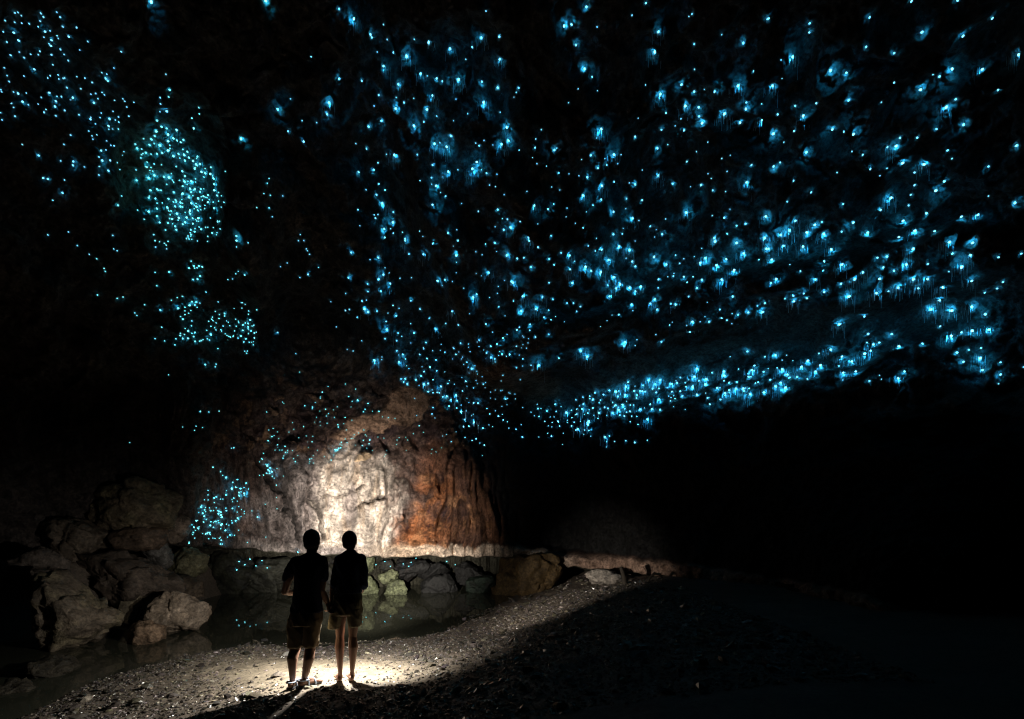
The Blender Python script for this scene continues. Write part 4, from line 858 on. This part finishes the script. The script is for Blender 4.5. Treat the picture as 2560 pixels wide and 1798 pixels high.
 ((1280, 600, 2.689), """115,8,2.4 175,50,2.2 35,125,2 80,120,1.8 330,87,1.8 250,128,2 283,168,1.8 128,183,2 387,105,2.6 420,143,1.8 390,198,2.4 495,180,3.4 532,208,2.8 598,215,3.2 513,40,1.6 602,66,2.6 560,75,1.6 720,45,3 790,68,2.8 650,135,2.8 808,145,2.2 830,178,2 767,123 955,115,3.2 1038,165,2.8 1127,158,1.6 1155,127 1100,103,1.4 1275,57 1365,10,3.2 1300,123,3 1265,155,3.2 1375,170,3 1510,20,3.2 1557,90,3 1493,203,3.4 1440,130,2.8 1410,268,3.2 1275,268,2.4 1243,324,2.4 1155,248,2.4 1085,243,1.8 1218,248,1.6 1177,285,1.6 985,265,2 983,322,1.6 1660,133,1.4 1710,60,3 683,250,2.8 645,305,2 728,297,3 700,325,2.6 790,320,3 830,345,2.4 868,313,2.6 405,290,2.6 8,288,2.6 250,288,1.8 72,378,2.8 205,383,2.4 275,400,1.8 370,425,1.8 413,425,1.8 10,412,1.4 655,380,2.6 805,433,2.4 460,448,1.8 435,480,1.4 160,465,3 62,478,2.6 247,473,1.8 215,520,2 293,515,.8 262,537,1.4 718,502,2 812,476 960,400,2.6 930,428,2.4 975,468,2.4 1100,435,2.4 1068,430,1.6 1187,381,1.8 1483,381,2.4 1397,468,1.8 1410,525,2 1445,540,1.6 1480,495 1520,503,1.8 1588,488,2.2 1700,425,2 1685,485,2.6 1650,443,1.4 1478,563 1325,550,2 1213,550,3.2 1297,516,.8 1265,550 1195,620,2 1175,575,1.2 1060,572,1.4 122,568,2 50,587,1.6 33,605,2.4 120,607,1.4 158,653,2 247,635,1.8 97,728 30,715,1.6 463,745,2.4 505,785,3 315,795,2.2 180,843,3 128,842,1.4 73,800,1.4 30,860,1.4 760,687,2.6 753,712,2 840,671 828,710 967,637 1005,685,1.8 1583,750,2 1467,785 1700,785,1.6
 780,957,1.8 918,942,2.4 995,942,2.4 962,970,2.4 765,988,2.8 827,983 882,978,2 945,1000,1.8 988,998,1.6 875,1018,2.4 822,1015,2 700,1020,2.8 655,1012,1.8 615,1040,2 558,1027,2.2 523,1050,1.6 477,1057,1.4 430,1075,1.4 545,1073,2.2 595,1077,1.2 712,1053,2.2 762,1042,2.4 837,1063,1.6 970,1025,1.8 990,1072,2.4 1072,967,2.4 1110,960,2.2 1045,992,1.2 1132,925,1.6 1165,960,1.6 1170,987,1.8 1213,990,2.6 1225,920,3 1243,865,2.4 1188,940 1305,935,2.4 1345,893,1.6 1258,945,1.2 1300,970,3 1380,995,2.4 1425,885,2.4 1425,912,2.4 1425,947,1.8 1460,960,2.2 1432,1030,2.8 1460,1010,2 1505,1000,2.4 1555,998,2.6 1600,1037,2.8 1612,875,2.8 1630,845,2 1590,920,2.2 1655,957,1.8 1523,868,1.2 1693,1025,2.4 1075,1020,2 1132,1017,1.8 1243,1040,2.6 1065,1082,1.4 1053,1050 1087,1048 743,1108,2.4 795,1110,1.4 677,1093,1.4 480,1103,1.8 472,1137,2.4 543,1130,2 645,1133,2 680,1125 718,1143,2.8 677,1162,2.4 510,1165,1.8 585,1163,2.4 770,1158,1.4 793,1152,1.8 860,1140,2.6 930,1105,2 940,1137,2.4 890,1130 592,1137 578,1200,1.4 725,1178,1.6 805,1185,1.2 838,1187,1.2 637,1180,1.2 795,1222,1.2 517,1218,2.6 508,1240,2.6 550,1180 442,1272,2.4 488,1278,1.4 530,1320 483,1307 625,1325,2.6 655,1318,1.6 637,1355,1.6 910,1205,2.6 847,1240,1.2 825,1362,2 765,1350,1.6 690,1355,1.2 910,1347,1.2 635,1392 1330,1105,2.2 1402,1073,2.2 1165,1140,.8 1087,1121,.7 170,1105 290,1105,1.8 175,1135,1.6 195,1133 235,1150,1.8 297,1153,1.4 365,1160,2.8 400,1145,1.2 330,1120 403,1195,1.4 182,1187,1.4 128,1158 150,1182,.8 257,1190,.8 283,1190 310,1220,2.2 220,1220,1.4 270,1227 372,1212 372,1228 418,1225,1.2 460,1220 320,1252,1.4 245,1250 268,1257,.8 72,1127 62,1242 27,1273,1.4 70,1325,2 180,1325 265,1320,1.8 345,1300 240,1300 340,1375,.8"""),
 ((1920, 600, 2.689), """105,40,2.4 25,133,2.8 5,60,2.6 235,45,2.8 425,62,2.6 378,143,2.2 218,210,1.8 147,166 372,206,1.6 55,262,2.6 20,290,2 320,265,2.4 498,165,3 490,295,2.6 583,265,3 638,218,2.4 735,120,2 800,112,2 975,60,2.8 1220,15,2.8 1375,20,2.6 1075,162,1.8 1240,92,2 1215,213,1.2 930,165,2.6 775,185,2 847,207,2 750,262,2.6 978,265,2.8 1073,262,2.8 1010,325,2.4 875,320,2.4 730,358,2.8 810,345,1.6 1175,320,2.6 1360,103,2.4 1302,183,3.4 1370,275,2.4 1550,117,1.8 1703,93,1.4 1580,283,1.8 1540,327,1.6 1457,355,1.4 1153,405,2.4 1098,467,2.6 1235,475,3 1370,450,2.4 1460,500,2.2 545,380,3.4 378,350,2.6 170,375,2.2 175,412,2.4 240,360,2 262,393,1.8 115,395,1.6 482,567,2.8 648,515,2 673,632,2.2 832,633,2.2 665,690,1.2 708,703,2.4 748,690,1.8 880,715,2.6 1038,697,1.8 1157,581,1.6 1232,645,2.8 1300,622,1.8 1373,612,3 1485,603,2.4 1270,757,2.2 1350,738,1.4 1432,727,1.6 1427,795,2.8 1313,820,2.2 1442,875,2.2 1563,823,1.4 1563,905,2 1550,967,.8 1718,855 422,738,2.4 342,763,1.4 268,812,2.8 352,843,3 225,853,2.4 497,785,2.4 563,817,2.6 477,848,1.6 590,885,2.4 505,893,2.4 320,885,2.4 503,942 650,765,3 690,745,2 918,885,2 875,930,2.4 750,910,.8 763,936,.8 682,948,1.6 50,775,2.4 95,870,2.8 125,775 167,812 95,808 130,905,2.4 145,925,1.8 195,922,2.2 15,940,2 50,985,3 85,960,2.4 117,993,3 265,935,1.6"""),
 ((480, 950, 2.87), """285,780,2.4 293,735,1.4 325,715,1.2 388,740,1.4 313,770,1.4 348,780,1.8 373,773 338,808,1.8 375,815,2 405,783 375,830 353,803 115,793 115,825 160,847,1.6 160,880 205,855 222,855 287,858 325,870 97,915 140,940 155,938 185,938 247,938,1.4 243,920 125,918 190,960,1.6 208,970,2 215,985,1.6 325,948 375,943 375,960 327,990,1.6 313,1010,1.6 335,998 285,1010 83,1020,1.4 155,1025 160,1015 193,1025 210,1040,2 190,1010 240,1080,1.8 215,1035,1.6 248,1035 265,1042 305,1115 335,1078 255,1128 30,1010,1.8 40,1008 13,1057,1.6 40,1063 50,1055 25,1080 10,1095,1.4 5,1110 20,1135 0,1040 95,1107,1.4 108,1103,1.4 125,1097,1.6 130,1110 120,1140 150,1135 165,1137 205,1178,1.4 218,1178 397,1166 530,1128 758,1233,1.4 430,940 610,925 525,892 607,843 605,755,1.4 655,690 485,685 515,685 245,700,1.6 205,658,1.2 150,628,1.4 540,612,2 560,630,2 555,655,1.8 575,660,1.8 545,672 590,705 610,635 485,588 505,570,1.2 513,527,1.2 500,563 530,605 470,985,2 300,488,1.2 283,490"""),
]
WORMS = []
for (ox, oy, sc_), txt in TILES:
    for tok in txt.split():
        q = [float(v) for v in tok.split(',')]
        WORMS.append((ox + q[0] / sc_, oy + q[1] / sc_, q[2] if len(q) > 2 else 1.0))
# the crowds of tiny specks too fine to read off one by one
def fill(n, poly, smin, smax):
    poly = np.array(poly, float); k = 0
    lo, hi = poly.min(0), poly.max(0)
    while k < n:
        p = RNG.uniform(lo, hi)
        if poly_inside(poly, np.array([p[0]]), np.array([p[1]]))[0]:
            WORMS.append((p[0], p[1], float(RNG.uniform(smin, smax)))); k += 1
fill(45, [(350, 360), (430, 320), (520, 420), (540, 520), (420, 540), (350, 480)], .5, 1.1)
fill(55, [(430, 450), (530, 430), (566, 510), (545, 590), (460, 612), (420, 540)], .5, 1.3)
fill(26, [(230, 220), (330, 240), (330, 420), (240, 440), (200, 350)], .5, .9)
fill(40, [(0, 30), (200, 30), (200, 300), (0, 300)], .5, .8)
fill(30, [(440, 760), (640, 740), (650, 860), (440, 850)], .5, .9)
fill(70, [(960, 850), (1330, 830), (1350, 930), (1230, 1080), (1130, 1040), (980, 930)], .5, 1.1)
fill(60, [(1000, 250), (1800, 200), (1900, 800), (1100, 850)], .5, .9)
fill(40, [(690, 960), (900, 1010), (1120, 1090), (1100, 1140), (760, 1150), (660, 1090)], .5, .9)
fill(55, [(1420, 1010), (1620, 955), (1960, 890), (1960, 960), (1640, 1030), (1480, 1085), (1420, 1080)], .9, 2.1)
fill(45, [(500, 1215), (620, 1215), (625, 1260), (580, 1350), (470, 1360), (490, 1280)], .6, 1.7)

# a few that hang low under the ledge and are mirrored in the stream
for q in ((598, 1404), (612, 1412), (625, 1398), (640, 1415), (655, 1402), (668, 1420), (592, 1425), (745, 1381), (1040, 1396), (1117, 1404), (905, 1408), (915, 1420), (940, 1412), (962, 1404), (976, 1416), (1008, 1410), (1022, 1416), (1028, 1406), (1138, 1412)):
    WORMS.append((q[0], q[1], 1.3))
BLUE = (0.020, 0.46, 1.0); TEAL = (0.02, 0.51, 0.95)
STR = [12.0, 60.0, 180.0, 400.0]
GM = {}
for h_, rgb in (('blue', BLUE), ('teal', TEAL)):
    for k, s_ in enumerate(STR): GM[(h_, k)] = glow_mat('glow_worm_light_%s_%d' % (h_, k), rgb, s_)
BACK = [1.3, 2.0, 2.6, 3.2]
SKINGLOW = {}
for h_, rgb in (('blue', (0.22, 0.74, 1.0)), ('teal', (0.22, 0.92, 1.0))):
    for k, s_ in enumerate(BACK): SKINGLOW[(h_, k)] = glow_mat('glow_worm_back_%s_%d' % (h_, k), rgb, s_)
M_LARVA = plain_mat('glow_worm_skin', (0.25, 0.22, 0.18), 0.4)
M_SILK = plain_mat('glow_worm_silk', (0.85, 0.88, 0.9), 0.4)
# a larva: thin curved body, swollen shining tail. radius of the tail = 1
def larva():
    prof = [(-4.6, .1, .08, .9), (-3.6, 0, .26, .55), (-2.4, -.1, .34, .25), (-1.1, 0, .36, .1), (-.75, 0, .75, 0), (0.1, 0, 1.0, 0), (.8, 0, .75, 0), (1.1, 0, .15, 0)]
    V, Fc = [], []
    for k, (x, y0, r, z0) in enumerate(prof):
        for j in range(6):
            an = math.radians(60 * j); z = z0 + r * math.sin(an)
            V.append((x, y0 + r * math.cos(an), max(z, -0.5) if k > 3 else z))       # the light organ is flat underneath
    for k in range(len(prof) - 1):
        for j in range(6):
            j2 = (j + 1) % 6; Fc.append((k * 6 + j, k * 6 + j2, (k + 1) * 6 + j2, (k + 1) * 6 + j))
    V, Fc = np.array(V, float), np.array(Fc)
    n_ = np.cross(V[Fc[:, 1]] - V[Fc[:, 0]], V[Fc[:, 2]] - V[Fc[:, 0]]); n_ /= np.linalg.norm(n_, axis=1)[:, None] + 1e-9
    cen = V[Fc].mean(1); sg = np.sign((n_[18:] * (cen[18:] - np.array([0.1, 0, 0]))).sum(1)).mean()
    if sg < 0: Fc = Fc[:, ::-1]; n_ = -n_
    mi = np.where(np.arange(len(Fc)) < 18, 0, np.where(n_[:, 2] < -0.97, 1, 2))
    return V, Fc, mi
LV, LF, LMI = larva()
LM = {}
for key, gm in GM.items():
    me = mesh_np('glow_worm', LV, LF, True, None, LMI)
    for m_ in (M_LARVA, gm, SKINGLOW[key]): me.materials.append(m_)
    LM[key] = me
def silk_mesh(seed):
    r = np.random.default_rng(seed); Vs, Fs, n = [], [], 0
    for k in range(20):
        x, y = r.uniform(-8, 8), r.uniform(.5, 4); z0 = r.uniform(-1, 5) - abs(x) * .35; ln = r.uniform(2, 6) - z0 + r.random() ** 3 * 10; w_ = .08
        V = np.array([(x, y, z0), (x + w_, y, z0), (x, y + w_, z0), (x + r.normal(0, .3), y, -ln), (x + w_ + .0, y, -ln), (x, y + w_, -ln)])
        Vs.append(V); Fs += [(n, n + 1, n + 4, n + 3), (n + 1, n + 2, n + 5, n + 4), (n + 2, n, n + 3, n + 5)]; n += 6
    me = mesh_np('silk_curtain', np.vstack(Vs), Fs, False); me.materials.append(M_SILK); return me
SILK = [silk_mesh(s_) for s_ in range(5)]

_rocks = []
for o_ in [o for o in COL.objects if o.name.split('.')[0] == 'rock']:
    m_ = Matrix.Translation(o_.location)
    _rocks.append(BVHTree.FromPolygons([m_ @ v.co for v in o_.data.vertices], [tuple(pp.vertices) for pp in o_.data.polygons]))
def hit_all(px_, py_):
    best = hit(px_, py_)
    for t in _rocks:
        loc, nor, i, dist = t.ray_cast(EYE, best[2], 60)
        if loc is not None and (best[0] is None or dist < best[3]): best = (loc, nor, best[2], dist)
    return best
def region(x, y):
    if y > 1376 and x > 570: return ('teal', 'small cyan glow-worm low on the rocks under the ledge', 'glow-worms under the ledge')
    if 290 < x < 585 and 300 < y < 615: return ('teal', 'small cyan glow-worm in the crowd filling the peaked hollow', 'glow-worms crowding the peaked hollow')
    if x < 420 and y < 640: return ('blue', 'lone blue glow-worm on bare black rock beyond the peaked hollow', 'glow-worms scattered beyond the peaked hollow')
    if x < 680 and y < 960: return ('teal', 'tiny cyan glow-worm on the dark wall beneath the peaked hollow', 'glow-worms beneath the peaked hollow')
    if x < 720 and y > 1030: return ('teal', 'cyan glow-worm on the fluted column beside the torch-lit face', 'glow-worms on the fluted column')
    if x < 1120 and y > 930 and y - 930 > (x - 900) * 0.9: return ('teal', 'small cyan glow-worm on the torch-lit brown rock', 'glow-worms on the torch-lit rock')
    s = y - (1110 - 0.238 * (x - 1250))
    if x > 1300 and s > -185 and x < 2290: return ('blue', 'blue glow-worm hanging in the band along the long undercut ledge', 'glow-worms along the undercut ledge')
    if x > 2270 and y > 740: return ('blue', 'blue glow-worm in the loose group past the end of the undercut ledge', 'glow-worms past the end of the ledge')
    s2 = y - (915 - 0.23 * (x - 1250))
    if x > 1480 and s2 > -190: return ('blue', 'blue glow-worm in the broken row above the smooth dark overhang', 'glow-worms above the smooth overhang')
    if x > 2130 and y < 420: return ('blue', 'solitary blue glow-worm on the empty black part of the vault', 'solitary glow-worms on the black vault')
    if x < 1480 and y > 760: return ('blue', 'blue glow-worm in the dense stream running down to the brown slab', 'glow-worms streaming towards the brown slab')
    if y < 190: return ('blue', 'stray blue glow-worm on the highest bare rock of the vault', 'stray glow-worms on the highest rock')
    if x > 1480: return ('blue', 'blue glow-worm lighting a pocket of the pitted vault', 'glow-worms in the pitted vault')
    return ('blue', 'blue glow-worm among the combed flutes of the vault', 'glow-worms among the flutes')

WORMS.sort(key=lambda q: -q[2])
stuffV, stuffF, stuffM = [], [], []
MATS = [M_LARVA] + list(SKINGLOW.values()) + list(GM.values()); MKEY = list(GM.keys())
n_ind = 0
rr_ = random.Random(3)
for (x, y, s) in WORMS:
    loc, nor, d, dist = hit_all(x, y) if y > 1376 else hit(x, y)
    if loc is None: continue
    hue, lab, grp = region(x, y)
    if x < 345 and y < 640: s *= 0.72
    if 'undercut' in lab: s *= 1.12
    if 440 < x < 640 and y > 1180: s *= 1.25
    litp = (hue == 'teal' and y > 930)
    k = 0 if s < 1.3 else 1 if s < 1.9 else 2 if s < 2.5 else 3
    rpx = 0.75 + 0.42 * s
    if litp: rpx *= 0.9
    R = rpx / F * dist
    nn = (nor if nor.dot(d) < 0 else -nor)
    for (ax_, ay_) in ((14, 0), (-14, 0), (0, 14), (0, -14), (9, 9), (-9, 9), (9, -9), (-9, -9)):
        l2, n2_, d2_, t2_ = hit(x + ax_, y + ay_)
        if l2 is not None and abs(t2_ - dist) < 0.5: nn = nn + (n2_ if n2_.dot(d) < 0 else -n2_)
    nn = nn.normalized()
    off = R * (1.5 + 0.80 * s)
    pos = loc - d * (off / max(0.35, -nn.dot(d)))
    nn = (nn * 0.9 - d * 0.25).normalized()           # back of the larva faces into the cave, light organ to the rock
    rot = nn.to_track_quat('Z', 'Y').to_matrix().to_4x4() @ Matrix.Rotation(rr_.uniform(0, 6.283), 4, 'Z')
    if n_ind < 300:
        o = bpy.data.objects.new('glow_worm', LM[(hue, k)]); COL.objects.link(o)
        o.matrix_world = Matrix.Translation(pos) @ rot @ Matrix.Diagonal((R, R, R, 1))
        o['label'] = lab; o['category'] = 'glow-worm'; o['group'] = grp
        if 'undercut' in lab or (x > 800 and rr_.random() < .7):
            c = bpy.data.objects.new('silk_curtain', SILK[rr_.randrange(5)]); COL.objects.link(c); c.parent = o
            c.matrix_parent_inverse = rot.to_3x3().to_4x4().inverted()
            c['kind'] = 'stuff'
        n_ind += 1
    else:
        Mx = np.array(rot.to_3x3()) * R
        stuffV.append(LV @ Mx.T + np.array(pos)); stuffF.append(LF + len(LV) * len(stuffF)); stuffM.append(np.choose(LMI, [0, 9 + MKEY.index((hue, k)), 1 + MKEY.index((hue, k))]))
me = mesh_np('glow_worms', np.vstack(stuffV), np.vstack(stuffF), True, None, np.concatenate(stuffM))
link('glow_worm_colony', me, MATS, kind='stuff', label='countless tiny cyan glow-worm specks peppering the cave rock', cat='glow-worms')
print('worms', len(WORMS), n_ind)
